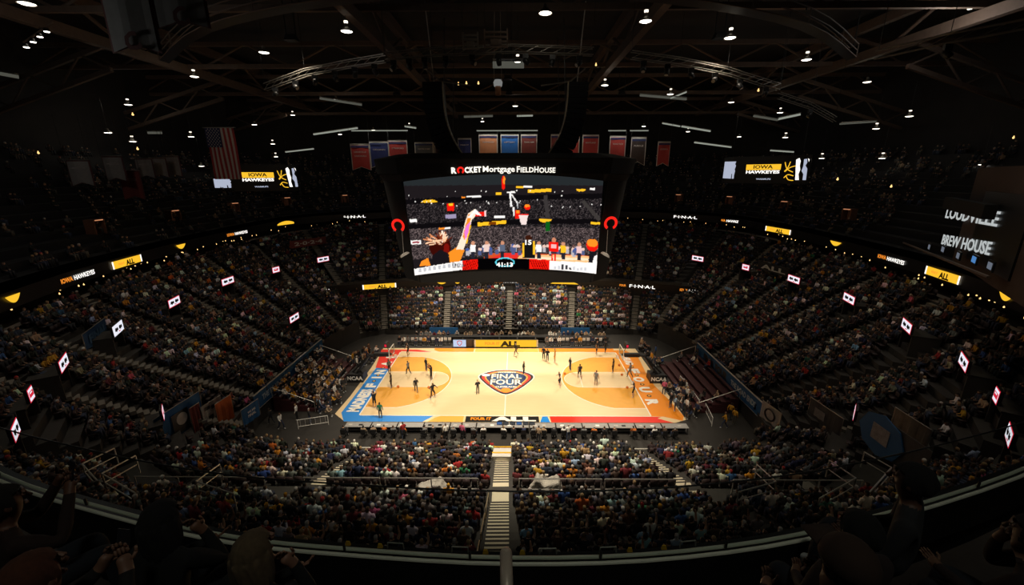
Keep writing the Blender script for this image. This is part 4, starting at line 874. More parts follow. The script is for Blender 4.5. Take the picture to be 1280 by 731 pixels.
obj('name_fascia', bm, M_sb, SB)
def sbt(s, x0, x1, y0, y1, m, bold):
    A_, B_ = aty(x0, y1, -5.15), aty(x1, y0, -5.15); p = (A_+B_)/2
    return text('lettering', s, 1, m, frame(p-SB0, (1, 0, 0), (0, -.12, 1)), SB, bold, .01, fit=(B_.x-A_.x, B_.z-A_.z))
G_name = glow('name_letters', (1, .94, .82), 1.3)
for w_ in (('R', 564.2, 570.6, 209.2, 217, .05), ('C', 580.8, 586.2, 208.6, 216.3, .05), ('K', 586.9, 591.8, 208.5, 215.9, .05), ('E', 592.3, 596.3, 208.2, 215.6, .05), ('T', 596.6, 601.5, 208, 215.4, .05), ('Mortgage', 603.6, 643.5, 207.4, 217.2, .018), ('F', 646, 650, 207.6, 215.2, .02), ('IELD', 650.8, 667.2, 209, 215.4, .02), ('H', 667.9, 673.2, 207.9, 215.5, .02), ('OUSE', 674, 694.3, 209.3, 216, .02)): sbt(w_[0], w_[1], w_[2], w_[3], w_[4], G_name, w_[5])
def horseshoe(px, py, Y, r, th, parent, off, nrm=None):
    bm = bmesh.new(); n = 26; A0, A1 = -PI*.5+.55, 1.5*PI-.55; p = aty(px, py, Y)-off
    M = nrm if nrm else frame((0, 0, 0), (1, 0, 0), (0, 0, 1)); pr_ = None
    for i in range(n+1):
        a = A0+(A1-A0)*i/n; c1 = bm.verts.new(p+M @ Vector((math.cos(a)*r, math.sin(a)*r*.95, 0))); c2 = bm.verts.new(p+M @ Vector((math.cos(a)*(r-th), math.sin(a)*(r-th)*.95, 0)))
        if pr_: bm.faces.new((pr_[0], c1, c2, pr_[1]))
        pr_ = (c1, c2)
    return obj('horseshoe_logo', bm, G_red, parent)
horseshoe(575.8, 212.9, -5.17, .33, .16, SB, SB0)
for s, px in ((-1, 497.5), (1, 763.5)):
    horseshoe(px, 282 if s < 0 else 279, -3.55, .70, .27, SB, SB0, frame((0, 0, 0), (1, s*.25, 0), (0, -.13, 1)))
    q = aty(504.5 if s < 0 else 758, 316, -4.2)-SB0
    T = SB; bm = bmesh.new(); lathe_bm(bm, [(.0, 0), (.25, .03), (.42, .12), (.5, .28), (.46, .28), (.36, .15), (.0, .06)], 14); d = obj('dish', bm, M_pale, SB); d.matrix_local = Matrix.Translation(q) @ Matrix.Rotation(s*.5+PI, 4, 'Y')
    tubeo('dish_cable', [q, q+Vector((0, 0, 2.2))], .03, M_pale, SB)
    a0, a1 = Vector((s*9.5, -4.2, 22.3))-SB0, Vector((s*8.75, -3.05, 12.5))-SB0; tubeo('corner_edge', [a0, a1], .12, M_black, SB)
for x in (-6, 6):
    for y in (-1, 5): tubeo('hoist_cable', [(x, y-2, 24.5-12.5), (x*.9, y-2, 36.5-12.5)], .05, M_black, SB)
# ================================================================== LINE-ARRAY LOUDSPEAKERS
for s in (-1, 1):
    T = empty('line_array', (s*4.6, -2, 24)); tag(T, 'black J-shaped line-array loudspeaker hanging above the scoreboard, curling toward the other array', 'loudspeaker', 'hanging line arrays'); o0 = Vector((s*4.6, -2, 24))
    P = catmull([aty(x if s < 0 else 1264-x, y, -2) for x, y in ((555, 104), (556.5, 130), (560, 152), (569, 176), (587, 203))], 4, False)
    for i in range(len(P)-1):
        a, b_ = P[i]-o0, P[i+1]-o0; d = (b_-a).normalized(); outw = Vector((0, 1, 0)).cross(d)
        if outw.x*s < 0: outw = -outw
        M = frame((a+b_)/2+outw*.95, Vector((0, 1, 0)), d)
        L = (b_-a).length*.94; cb = boxo('cabinet', (0, 0, 0), (1.5, L, 1.8), M_black, T, M); bm = bmesh.new(); box_bm(bm, (0, 0, 0), (.09, L, .12), frame((a+b_)/2+outw*.02+Vector((0, -.76, 0)), Vector((0, 1, 0)), d)); obj('rigging_bar', bm, mat('rigging_beige', (.50, .42, .30), .6, noise=.2, scale=6), cb)
    tp = P[0]-o0; tubeo('hoist_cable', [tp+Vector((s*.9, 0, 0)), tp+Vector((s*1.4, 0, 6.5))], .05, M_pale, T); tubeo('hanging_frame', [tp+Vector((-s*2.4, 0, -.2)), tp+Vector((s*.3, 0, .15)), tp+Vector((s*1.6, 0, 1.2))], .07, M_alu, T)
# ================================================================== BASKETS
for s in (-1, 1):
    T = empty('basketball_hoop', (s*17.3, 0, 0)); tag(T, 'black padded basketball stanchion and hoop beside the %s apron' % ('blue' if s < 0 else 'orange'), 'basketball hoop'); D = -s
    loft('base', [[(-.9, -.75, 0), (.9, -.75, 0), (.9, .75, 0), (-.9, .75, 0)], [(-.85, -.7, .9), (.85, -.7, .9), (.85, .7, .9), (-.85, .7, .9)]], M_black, T, Vector((0, 0, 0)))
    pd = boxo('base_pad', (0, -.80, .5), (1.9, .18, 1.0), M_black, T)
    text('lettering', 'NCAA', .62, M_white, frame((0, -.9, .5), (1, 0, 0), (0, 0, 1)), pd, .04, .004, 1.0)
    tubeo('mast', [(0, -.35, .8), (D*1.6, -.2, 3.0)], .14, M_black, T, 8); tubeo('mast', [(0, .35, .8), (D*1.6, .2, 3.0)], .14, M_black, T, 8); tubeo('brace', [(-D*.6, 0, .8), (D*1.4, 0, 2.8)], .10, M_black, T, 8)
    tubeo('arm', [(D*1.5, 0, 3.0), (D*4.15, 0, 3.15)], .15, M_black, T, 8); boxo('arm_pad', (D*3.0, 0, 3.1), (1.7, .4, .4), M_black, T)
    bb = boxo('backboard_frame', (D*4.2, 0, 2.95), (.08, 1.9, .1), M_white, T); boxo('backboard_frame', (D*4.2, 0, 4.0), (.08, 1.9, .08), M_white, T)
    for q in (-1, 1): boxo('backboard_frame', (D*4.2, q*.92, 3.47), (.08, .08, 1.1), M_white, T)
    boxo('backboard_glass', (D*4.2, 0, 3.47), (.03, 1.76, 1.0), mg, T)
    bm = bmesh.new(); cx = D*(4.2+.38)
    path_bm(bm, [Vector((cx+.228*math.cos(2*PI*k/16), .228*math.sin(2*PI*k/16), 3.05)) for k in range(17)], .022, 6); tube_bm(bm, (D*4.22, 0, 3.05), (D*4.37, 0, 3.05), .06); obj('rim', bm, P_or, T)
    bm = bmesh.new()
    for k in range(10):
        a = 2*PI*k/10
        for e in (1, -1): tube_bm(bm, (cx+.22*math.cos(a), .22*math.sin(a), 3.04), (cx+.12*math.cos(a+e*.5), .12*math.sin(a+e*.5), 2.62), .010, 4)
    obj('net', bm, M_white, T)
    sc_ = boxo('shot_clock', (D*3.7, 0, 4.35), (.3, .9, .5), M_black, T); boxo('clock_face', (D*3.53, 0, 4.35), (.02, .7, .36), G_signred, sc_); boxo('clock_face', (D*3.7, -.46, 4.35), (.22, .02, .3), G_signred, sc_)
    tubeo('clock_post', [(D*4.0, 0, 3.3), (D*3.7, 0, 4.1)], .04, M_black, T)
# ================================================================== ROOF STEEL
def beam(name, a, b_, w_, h_, m, parent=None):
    a, b_ = Vector(a), Vector(b_); d = b_-a; M = frame((a+b_)/2, d.normalized(), Vector((0, 0, 1)).cross(d)); return boxo(name, (0, 0, 0), (d.length, w_, h_), m, parent, M)
def truss(a, b_, dep, n, label, grp, w_=.35, m=None, rr=.11):
    m = m or M_steel; a, b_ = Vector(a), Vector(b_); T = empty('roof_truss', a); tag(T, label, 'truss', grp); d = b_-a
    for z in (0, dep): beam('chord', (0, 0, z), d+Vector((0, 0, z)), w_, w_*1.3, m, T)
    st = d/n; bm = bmesh.new(); tube_bm(bm, (0, 0, 0), st+Vector((0, 0, dep)), rr, 5); br = bpy.data.meshes.new('brace'); bm.to_mesh(br); bm.free(); br.materials.append(m)
    bm = bmesh.new(); tube_bm(bm, (0, 0, dep), st, rr, 5); br2 = bpy.data.meshes.new('brace'); bm.to_mesh(br2); bm.free(); br2.materials.append(m)
    for k in range(n): q = inst('brace', br if k % 2 == 0 else br2, T); q.location = st*k
    return T
for x in (-42, -13, 13, 42): truss((x, -46, 36.2), (x, 62, 36.2), 3.2, 16, 'deep brown steel roof truss running the depth of the hall', 'long roof trusses', .75, M_steel, .2)
for y, z in ((-2, 37), (16, 36.5), (32, 36), (48, 35)): truss((-62, y, z), (62, y, z), 2.6, 22, 'brown steel roof truss spanning the width of the hall', 'cross roof trusses', .4, M_steel, .14)
for s in (-1, 1):
    for y in (-12, 6, 24, 42): truss((s*43, y, 34), (s*66, y+4, 29), 2.4, 6, 'sloping brown roof truss over the upper deck', 'sloping side trusses', .35, M_steel, .12)
# curved catwalk under the roof
CAT = catmull([(-34, 2, 33.8), (-24, -6, 34.2), (-12, -10.5, 34.5), (0, -12, 34.6), (12, -10.5, 34.5), (24, -6, 34.2), (34, 2, 33.8)], 4, False)
T = empty('catwalk', (0, 0, 34)); tag(T, 'curved brown catwalk with hand rails sweeping under the roof', 'catwalk'); o0 = Vector((0, 0, 34))
for dy, dz in ((-.6, 0), (.6, 0), (-.6, 1.1), (.6, 1.1), (-.6, .55)): tubeo('walk_rail', [p+Vector((0, dy, dz))-o0 for p in CAT], .05, M_steel, T)
ribbon('walk_deck', [p+Vector((0, -.6, -.05))-o0 for p in CAT], [p+Vector((0, .6, -.05))-o0 for p in CAT], M_black, T)
for p in CAT[::2]: tubeo('stanchion', [p+Vector((0, -.6, 0))-o0, p+Vector((0, -.6, 1.1))-o0], .05, M_steel, T)
for p in CAT[::4]: tubeo('hanger', [p+Vector((0, 0, 1.1))-o0, p+Vector((0, 0, 4))-o0], .05, M_black, T)
# lighting trusses with moving-head lamps
def box_truss(pts, label, nlamp, seed, grp=None, sz=.55):
    rr = random.Random(seed); P = [Vector(p) for p in pts]; T = empty('lighting_truss', P[0]); tag(T, label, 'lighting truss', grp); o0 = P[0].copy()
    for dy, dz in ((0, 0), (sz, 0), (0, sz), (sz, sz)): tubeo('tube', [p-o0+Vector((0, dy, dz)) for p in P], .045, M_alu, T)
    tot = sum((b_-a).length for a, b_ in zip(P, P[1:])); L = 0
    for a, b_ in zip(P, P[1:]):
        n = max(2, int((b_-a).length/1.1))
        for k in range(n):
            q, r_ = a.lerp(b_, k/n)-o0, a.lerp(b_, (k+1)/n)-o0; tubeo('lattice', [q, r_+Vector((0, 0, sz))], .022, M_alu, T, 4)
    for k in range(nlamp):
        t = (k+.5)/nlamp*(len(P)-1); i = min(int(t), len(P)-2); q = P[i].lerp(P[i+1], t-i)
        H = empty('stage_lamp', q+Vector((0, .2, -.1))); tag(H, 'dark moving-head stage lamp hanging under a roof lighting truss', 'stage lamp', 'stage lamps on the roof trusses')
        boxo('yoke', (0, 0, -.18), (.5, .22, .36), M_black, H); bm = bmesh.new(); lathe_bm(bm, [(.0, -.36), (.20, -.36), (.24, -.1), (.22, .16), (.10, .24), (.0, .25)], 12); hd = obj('lamp_head', bm, M_black, H, True); hd.matrix_local = Matrix.Translation((0, 0, -.55)) @ Matrix.Rotation(rr.uniform(-.9, .9), 4, 'X') @ Matrix.Rotation(rr.uniform(-.9, .9), 4, 'Y')
        bm = bmesh.new(); lathe_bm(bm, [(0, -.375), (.17, -.375), (.17, -.365), (0, -.365)], 12); obj('lens', bm, mat('lens_glass', (.5, .45, .38), .15), hd)
    for p in P: tubeo('suspension_cable', [p-o0+Vector((0, .25, sz)), p-o0+Vector((0, .25, 38-p.z))], .02, M_black, T, 4)
def ty(x, y, Y): return aty(x, y, Y)
box_truss([ty(481, 74, -4), ty(540, 68.5, -4), ty(640, 64, -4), ty(742, 68, -4)], 'long aluminium lighting truss above the line arrays', 9, 1)
box_truss([ty(330, 112, 2), ty(380, 94, 0), ty(430, 84, -2), ty(480, 76, -4)], 'curved aluminium lighting truss on the flag side of the line arrays', 6, 2)
box_truss([ty(790, 72, -4), ty(850, 80, -2), ty(910, 92, 0), ty(975, 112, 2)], 'curved aluminium lighting truss on the brew house side of the line arrays', 6, 3)
box_truss([ty(1100, 72, -10), ty(1190, 52, -13), ty(1300, 32, -15)], 'straight aluminium lighting truss over the brew house stand', 1, 4)
box_truss([ty(975, 122, 6), ty(1015, 135, 9), ty(1045, 152, 13)], 'short curved lighting truss behind the brew house screens', 1, 5)
# housings added over the spots; no fixtures are seen there
for o_ in [q for q in COL.objects if q.type == 'LIGHT' and q.name.startswith('court_or_fill_spot')]:
    T = empty('added_light_housing', o_.location+Vector((0, 0, .75))); tag(T, 'added black housing over a roof spot, no fixture seen there', 'floodlight', 'added light housings')
    boxo('housing', (0, 0, 0), (1.1, .9, .5), M_black, T, None, .7)
    for q in (-1, 1): tubeo('bracket', [(q*.45, 0, .2), (q*.45, 0, 40.9-T.location.z)], .05, M_black, T, 5)
# pendant house lights
LAMPS = [(33.6, 5), (330, 66), (243, 96), (160.5, 131), (135, 166), (166, 177), (239, 171), (252, 207.6), (38, 223), (366, 144), (318, 156), (341, 180), (345, 196), (420, 125), (425, 168), (433.4, 39.6), (681.6, 16.8), (807, 27), (647, 78.6), (644, 132.7), (756, 106.8), (838, 118), (804.6, 158), (603, 152), (511.7, 158.6), (466.7, 162.6), (912.5, 47.7), (1008, 75), (1083.8, 102.8), (1136.5, 145.5), (1095, 161), (914, 128), (975, 141), (1102.6, 198), (1227, 205.6), (1027, 198), (981.7, 172), (924, 171), (860, 164.6)]
bm = bmesh.new(); lathe_bm(bm, [(.08, .62), (.14, .60), (.16, .36), (.42, .14), (.52, 0), (.49, 0), (.38, .12), (0, .3)], 16); PSH = bpy.data.meshes.new('lamp_shade'); bm.to_mesh(PSH); bm.free(); PSH.materials.append(M_alu)
bm = bmesh.new(); lathe_bm(bm, [(0, -.06), (.30, -.04), (.45, .02), (.44, .06), (0, .06)], 16); PFC = bpy.data.meshes.new('lamp_lens'); bm.to_mesh(PFC); bm.free(); PFC.materials.append(G_lamp)
bm = bmesh.new(); lathe_bm(bm, [(0, .64), (.17, .66), (.17, .8), (0, .82)], 10); PTP = bpy.data.meshes.new('ballast_glow'); bm.to_mesh(PTP); bm.free(); PTP.materials.append(glow('lamp_top', (1, .9, .75), 1.6))
bm = bmesh.new(); tube_bm(bm, (0, 0, .8), (0, 0, 4.5), .02, 5); PRD = bpy.data.meshes.new('stem'); bm.to_mesh(PRD); bm.free(); PRD.materials.append(M_black)
LP = []
for i, (px, py) in enumerate(LAMPS):
    z = 34.5; p = atz(px, py, z) if py < 190 else None
    while p is None or ((p.x/58)**2+((p.y-4)/54)**2) > 1:
        z -= .25
        d_ = ray(px, py); p = CAM+d_*1.0
        for q_ in range(30, 140):
            p = CAM+d_*(q_*.5+15)
            if ((p.x/58)**2+((p.y-4)/54)**2) > .97: break
        break
    T = empty('pendant_lamp', p); s = 1.0 if proj(p)[2] < 75 else .9; T.scale = (s, s, s); LP.append(p)
    tag(T, 'lit bell-shaped pendant house light hanging from the dark roof', 'pendant lamp', 'pendant house lights')
    inst('lamp_shade', PSH, T); inst('lamp_lens', PFC, T); inst('stem', PRD, T)
    if i % 3 != 1: inst('ballast_glow', PTP, T)
    if i in (0, 2, 3, 4, 9, 13, 16, 18, 19, 20, 21, 23, 26, 28, 29, 31, 32):
        l = bpy.data.lights.new('pendant_light', 'POINT'); l.energy = 70; l.color = (1, .9, .72); l.shadow_soft_size = .3; o = bpy.data.objects.new('pendant_light', l); COL.objects.link(o); o.parent = T; o.location = (0, 0, -.35)
# small amber bulbs
for (px, py) in ((573, 105), (583, 104), (598, 104), (745, 81), (948, 113), (1024, 44), (1267, 172), (166, 143), (48, 191), (172, 186), (1047, 224), (1114, 233)):
    p = aty(px, py, 12); bm = bmesh.new(); lathe_bm(bm, [(0, -.14), (.1, -.1), (.12, 0), (.06, .1), (.05, .22), (0, .23)], 10); o = obj('amber_bulb', bm, G_warm, smooth=True); o.location = p; tag(o, 'tiny amber work light glowing up in the roof steel', 'bulb', 'amber work lights')
# spot clusters
for (cx, cy_, n, dx, dy, lab) in ((33, 59, 4, 8.5, -6.5, 'cluster of four angled floodlights near the retired jersey banners'), (1203, 3, 3, 10, 7.5, 'cluster of three angled floodlights over the brew house stand')):
    q0 = atd(cx, cy_, 38); T = empty('floodlight_cluster', q0); tag(T, lab, 'floodlights')
    a = atd(cx-4, cy_-6, 38)-q0; b_ = atd(cx+dx*n, cy_+dy*n-6, 38)-q0; tubeo('bar', [a, b_], .08, M_steel, T)
    l = bpy.data.lights.new('cluster_fill', 'POINT'); l.energy = 500; l.shadow_soft_size = .5; l.color = (1, .95, .88); lo_ = bpy.data.objects.new('cluster_fill', l); COL.objects.link(lo_); lo_.parent = T; lo_.location = (11, -14, -4) if cx < 600 else (-3, -2, -3)  # left one added away from its cluster to brighten the big jersey banners
    for k in range(n):
        p = atd(cx+dx*k, cy_+dy*k, 38)-q0; bm = bmesh.new(); lathe_bm(bm, [(0, .3), (.18, .28), (.24, 0), (0, 0)], 12); h_ = obj('floodlight', bm, M_black, T); h_.location = p
        bm = bmesh.new(); lathe_bm(bm, [(0, -.05), (.2, -.04), (.21, 0), (0, .01)], 12); obj('lens', bm, G_lamp, h_)
# pale ducts and beams up in the steel, lamp light on them put in as glow
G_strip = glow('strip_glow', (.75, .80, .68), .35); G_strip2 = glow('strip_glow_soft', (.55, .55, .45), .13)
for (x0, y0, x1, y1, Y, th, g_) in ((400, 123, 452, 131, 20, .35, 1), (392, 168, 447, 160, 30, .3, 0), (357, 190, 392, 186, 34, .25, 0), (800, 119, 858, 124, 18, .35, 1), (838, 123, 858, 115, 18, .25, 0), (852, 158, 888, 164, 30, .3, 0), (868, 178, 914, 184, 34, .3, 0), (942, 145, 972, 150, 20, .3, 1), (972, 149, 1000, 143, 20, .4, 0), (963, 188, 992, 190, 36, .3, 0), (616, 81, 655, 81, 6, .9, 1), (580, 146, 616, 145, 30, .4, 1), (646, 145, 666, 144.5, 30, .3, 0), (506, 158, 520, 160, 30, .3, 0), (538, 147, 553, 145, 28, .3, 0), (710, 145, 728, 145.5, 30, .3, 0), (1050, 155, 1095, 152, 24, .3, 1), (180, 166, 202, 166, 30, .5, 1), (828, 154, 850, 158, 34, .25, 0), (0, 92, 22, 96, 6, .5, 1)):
    a, b_ = aty(x0, y0, Y), aty(x1, y1, Y); T = empty('lit_duct_glow', a); tag(T, 'pale roof beam edge with lamp light put in as glow' if not g_ else 'dim pale duct edge with lamp light put in as glow', 'lit duct edge', 'glowing duct edges in the roof')
    beam('housing', (0, 0, th*.6), (b_-a)+Vector((0, 0, th*.6)), .4, .1, M_alu, T); beam('tube', (0, 0, 0), b_-a, .25, th*.7, G_strip2 if g_ else G_strip, T)  # tube glow stands in for lamp light on a duct; housing is added
# hoist frames above the line arrays
for (x0, x1, y0, y1, lab) in ((606, 634, 36, 60, 'brown ladder-like hoist frame above the lighting truss'), (579, 597, 40, 62, 'small grey motor box on a frame above the lighting truss')):
    a, b_ = aty(x0, y1, -6), aty(x1, y0, -6); c = (a+b_)/2; T = empty('hoist_frame', c); tag(T, lab, 'hoist frame'); w_, h_ = b_.x-a.x, b_.z-a.z; m_ = M_steel if 'ladder' in lab else M_alu
    for k in range(4): boxo('rung', (0, 0, -h_/2+h_*(k+.3)/4), (w_, .12, .14), m_, T)
    for q in (-1, 1): boxo('side_bar', (q*w_/2, 0, 0), (.12, .14, h_), m_, T); tubeo('suspension_cable', [(q*w_/2, 0, h_/2), (q*w_/2, 0, 38.5-c.z)], .02, M_black, T, 4)
    boxo('motor', (0, .1, -h_*.2), (w_*.5, .5, h_*.3), m_, T)
# hanging cylinder lamp above the scoreboard
p = aty(622.5, 108, -2); T = empty('hanging_cylinder', p); tag(T, 'white-topped copper cylinder hanging on two wires above the scoreboard', 'lamp')
bm = bmesh.new(); lathe_bm(bm, [(0, -.75), (.26, -.75), (.28, 0), (0, 0)], 14); obj('copper_sleeve', bm, mat('copper', (.42, .18, .09), .5, .2), T, True)
bm = bmesh.new(); lathe_bm(bm, [(0, 0), (.36, 0), (.42, .35), (.30, .55), (0, .58)], 14); obj('white_bowl', bm, mat('bowl_white', (.7, .72, .7), .5, emit=.25), T, True)
for s in (-1, 1): tubeo('wire', [(s*.35, 0, .4), (s*.25, 0, 6)], .015, M_pale, T, 4)
# ================================================================== BANNERS, FLAG
def pennant(x0, x1, y0, y1, Y, m, label, grp, txt=None, head=True, notch=True, trim=None):
    a, b_ = aty(x0, y1, Y), aty(x1, y0, Y); W_, H_ = b_.x-a.x, b_.z-a.z; c = Vector(((a.x+b_.x)/2, Y, b_.z)); T = empty('pennant', c); tag(T, label, 'banner', grp)
    trim = trim or mat('pennant_trim', (.50, .47, .44), .8)
    def sheet(nm, w_, z0, z1, y, mm, nt_):
        bm = bmesh.new(); n = 6; up_, dn = [], []
        for k in range(n+1):
            t = k/n; x = -w_/2+w_*t; wv = .04*math.sin(7*t+x0); up_.append(bm.verts.new((x, y+wv, z1))); dn.append(bm.verts.new((x, y+wv, z0+(nt_*(1-abs(2*t-1)) if notch else 0))))
        for k in range(n): bm.faces.new((up_[k], up_[k+1], dn[k+1], dn[k]))
        return obj(nm, bm, mm, T)
    sheet('border', W_, -H_, 0, .03, trim, H_*.13); sheet('cloth', W_*.9, -H_*.975, -.05*H_, -.03, m, H_*.13)
    if head: boxo('header', (0, -.09, -H_*.10), (W_*.92, .02, H_*.07), M_navy, T)
    tubeo('pole', [(-W_*.49, 0, .02), (W_*.49, 0, .02)], .05, M_alu, T)
    if txt:
        for k, t_ in enumerate(txt): text('lettering', t_, .5, mat('pennant_ink', (.42, .36, .34), .8), frame((0, -.10, -H_*(.30+.15*k)), (1, 0, 0), (0, 0, 1)), T, .02, 0, fit=(W_*.62, H_*.06))
    for s in (-1, 1): tubeo('cord', [(s*W_*.5, 0, 0), (s*W_*.5, 0, 4)], .02, M_black, T, 4)
P_R = mat('pennant_red', (.36, .035, .03), .85, noise=.15, scale=2); P_N = mat('pennant_navy', (.02, .03, .14), .85, noise=.15, scale=2); P_B = mat('pennant_blue', (.02, .13, .45), .85, noise=.15, scale=2); P_O = mat('pennant_orange', (.52, .21, .10), .85, noise=.15, scale=2); P_D = mat('pennant_slate', (.07, .075, .08), .85, noise=.2, scale=2); P_M = mat('pennant_maroon', (.16, .03, .025), .85, noise=.2, scale=2); P_K = mat('pennant_black', (.04, .025, .022), .85, noise=.2, scale=2)
G1 = 'team pennants hanging behind the scoreboard'
for (x0, x1, y0, y1, m, nm, tx) in ((440.5, 461.5, 180, 213, P_R, 'red', ['LOUISVILLE', 'CARDINALS']), (464, 485.5, 177, 210, P_N, 'navy blue', ['UCONN']), (487, 508.8, 175.5, 208, P_R, 'dark red', ['STANFORD']), (519.5, 541.7, 178, 205, P_D, 'slate grey', ['NOTRE DAME']), (544, 558, 178, 204, P_K, 'black', None), (573, 589, 173, 200, P_N, 'small navy', ['PENN ST']), (599, 622, 168, 200, P_O, 'orange brown', ['TENNESSEE']), (626, 648.5, 168, 200, P_B, 'bright blue', ['KENTUCKY']), (651, 671.5, 168, 200, P_M, 'maroon', ['TEXAS A&M']), (688, 701, 168, 199, P_M, 'half-hidden maroon', None), (703, 724.7, 168.5, 200.5, P_R, 'crimson', ['SOUTHERN', 'CALIFORNIA']), (727, 749, 168.5, 201, P_R, 'plain red', ['MARYLAND']), (760.7, 783, 170, 203, P_R, 'bright red', ['TEXAS TECH']), (787, 808.5, 171.5, 207, P_K, 'black and white', ['PURDUE']), (820, 838.5, 177, 208, P_R, 'red end', ['LOUISIANA'])):
    pennant(x0, x1, y0, y1, 27, m, '%s notched pennant hanging in the row behind the scoreboard' % nm + (' with pale lettering' if tx else ''), G1, tx)
for k, (x0, x1) in enumerate(((440, 510), (596, 672), (703, 726), (760, 782), (787, 810))):       # added bars: glow in place of lit beams, plus a wash on the pennants
    a, b_ = aty(x0, 171, 26.2), aty(x1, 171, 26.2); zt = a.z+.9; T = empty('added_banner_bar', (a.x, 26.2, zt)); tag(T, 'added glowing bar in place of lit beams above the pennants', 'added glow bar', 'added glow bars above the pennants'); beam('bar', (0, 0, 0), (b_.x-a.x, 0, 0), .12, .12, G_strip, T); beam('hood', (0, 0, .14), (b_.x-a.x, 0, .14), .3, .06, M_alu, T)
    l = bpy.data.lights.new('added_banner_wash', 'AREA'); l.shape = 'RECTANGLE'; l.size = b_.x-a.x; l.size_y = .3; l.energy = 55*(b_.x-a.x)/6; l.color = (.95, .95, .85); o = bpy.data.objects.new('added_banner_wash', l); COL.objects.link(o); o.parent = T; o.location = ((b_.x-a.x)/2, -.3, -.1); o.rotation_euler = (.5, 0, 0)
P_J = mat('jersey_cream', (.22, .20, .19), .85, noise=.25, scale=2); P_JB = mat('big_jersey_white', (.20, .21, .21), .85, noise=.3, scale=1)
INK = mat('jersey_ink', (.10, .03, .03), .85)
for (x0, x1, y0, y1, Y, lab) in ((90, 111, 200, 233, -3, 'dim cream retired jersey banner at the end of the wall row'), (134, 152, 195, 227, 1, 'dim cream jersey banner with letter C beside a wider gap'), (173, 190, 198, 223, 5, 'dim cream jersey banner first of three close together'), (191, 207, 197, 222, 7, 'dim cream jersey banner in the middle of three close together'), (208, 223, 195, 221, 9, 'dim cream jersey banner last of three close together'), (156, 174, 213, 250, 3, 'dim dark red jersey banner hanging lower than the rest')):
    pennant(x0, x1, y0, y1, Y, P_M if 'dark red' in lab else P_J, lab, 'retired jersey banners', ['C'], False, True, INK)
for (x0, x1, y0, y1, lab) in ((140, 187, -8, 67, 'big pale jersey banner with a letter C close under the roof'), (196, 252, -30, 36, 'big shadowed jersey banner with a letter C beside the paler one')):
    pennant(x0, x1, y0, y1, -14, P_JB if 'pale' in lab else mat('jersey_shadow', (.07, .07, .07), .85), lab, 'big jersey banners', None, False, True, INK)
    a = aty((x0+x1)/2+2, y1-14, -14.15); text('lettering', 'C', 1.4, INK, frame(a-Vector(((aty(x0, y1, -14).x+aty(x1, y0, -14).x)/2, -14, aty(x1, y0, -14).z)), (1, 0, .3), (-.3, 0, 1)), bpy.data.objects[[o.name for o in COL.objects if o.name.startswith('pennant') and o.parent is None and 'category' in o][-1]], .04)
# american flag, hung vertically
Yf = 14; a, b_ = aty(268, 224, Yf), aty(291.5, 160, Yf); W_, H_ = b_.x-a.x, b_.z-a.z; T = empty('american_flag', (a.x, Yf, b_.z)); tag(T, 'large American flag hanging vertically from the roof', 'flag')
FR, FW, FB = mat('flag_red', (.36, .03, .03), .85), mat('flag_white', (.52, .48, .44), .85), mat('flag_blue', (.02, .03, .09), .85)
for k in range(13):
    bm = bmesh.new(); x0, x1 = W_*k/13, W_*(k+1)/13; pv = None
    for j in range(9):
        t = j/8; sw = .12*t; dy = .07*math.sin(4*t+x0*2); c1 = (bm.verts.new((x0+sw, dy, -H_*t)), bm.verts.new((x1+sw, dy+.01, -H_*t)))
        if pv: bm.faces.new((pv[0], pv[1], c1[1], c1[0]))
        pv = c1
    obj('stripe', bm, FR if k % 2 == 0 else FW, T)
can = boxo('canton', (W_*7/26, -.12, -H_*.185), (W_*7/13, .02, H_*.37), FB, T)
bm = bmesh.new(); box_bm(bm, (0, 0, 0), (.11, .02, .11), Matrix.Rotation(PI/4, 4, 'Y')); STR = bpy.data.meshes.new('star'); bm.to_mesh(STR); bm.free(); STR.materials.append(FW)
for r in range(11):
    for q in range(5 if r % 2 else 4): st_ = inst('star', STR, can); st_.location = (W_*7/13*((q+.6+(0 if r % 2 else .5))/5.2), -.14, -H_*.37*(r+.6)/11.2)
tubeo('pole', [(-.3, 0, .05), (W_+.3, 0, .05)], .06, M_alu, T)
# ================================================================== LED RIBBON CONTENT
def ring_at(px, py):                        # nearest ring point to a photo column, on the ribbon board
    best = (1e9, None)
    N = len(RING)
    for k in range(N):
        for f in (0, .25, .5, .75):
            p = RING[k].lerp(RING[(k+1) % N], f)
            if p.y < -26: continue
            d = (p-CEN).normalized(); q = p-d*.36; z = zr(p.y); pr_ = proj((q.x, q.y, z)); e = abs(pr_[0]-px)+.25*abs(pr_[1]-py)
            if pr_[2] > 5 and e < best[0]: t = (RING[(k+1) % N]-RING[k]).normalized(); best = (e, q, t, z, pr_)
    return best
def arc_panel(nm, M, w_, h_, m, parent, curve=1, up=True):
    bm = bmesh.new(); n = 14; L = []
    for k in range(n+1): t = k/n; x = -w_/2+w_*t; L.append((x, (1 if up else -1)*h_*(1-(2*t-1)**2)))
    f = bm.faces.new([bm.verts.new((x, y-(h_/2 if up else -h_/2), 0)) for x, y in L]); o = obj(nm, bm, m, parent); o.matrix_local = M; return o
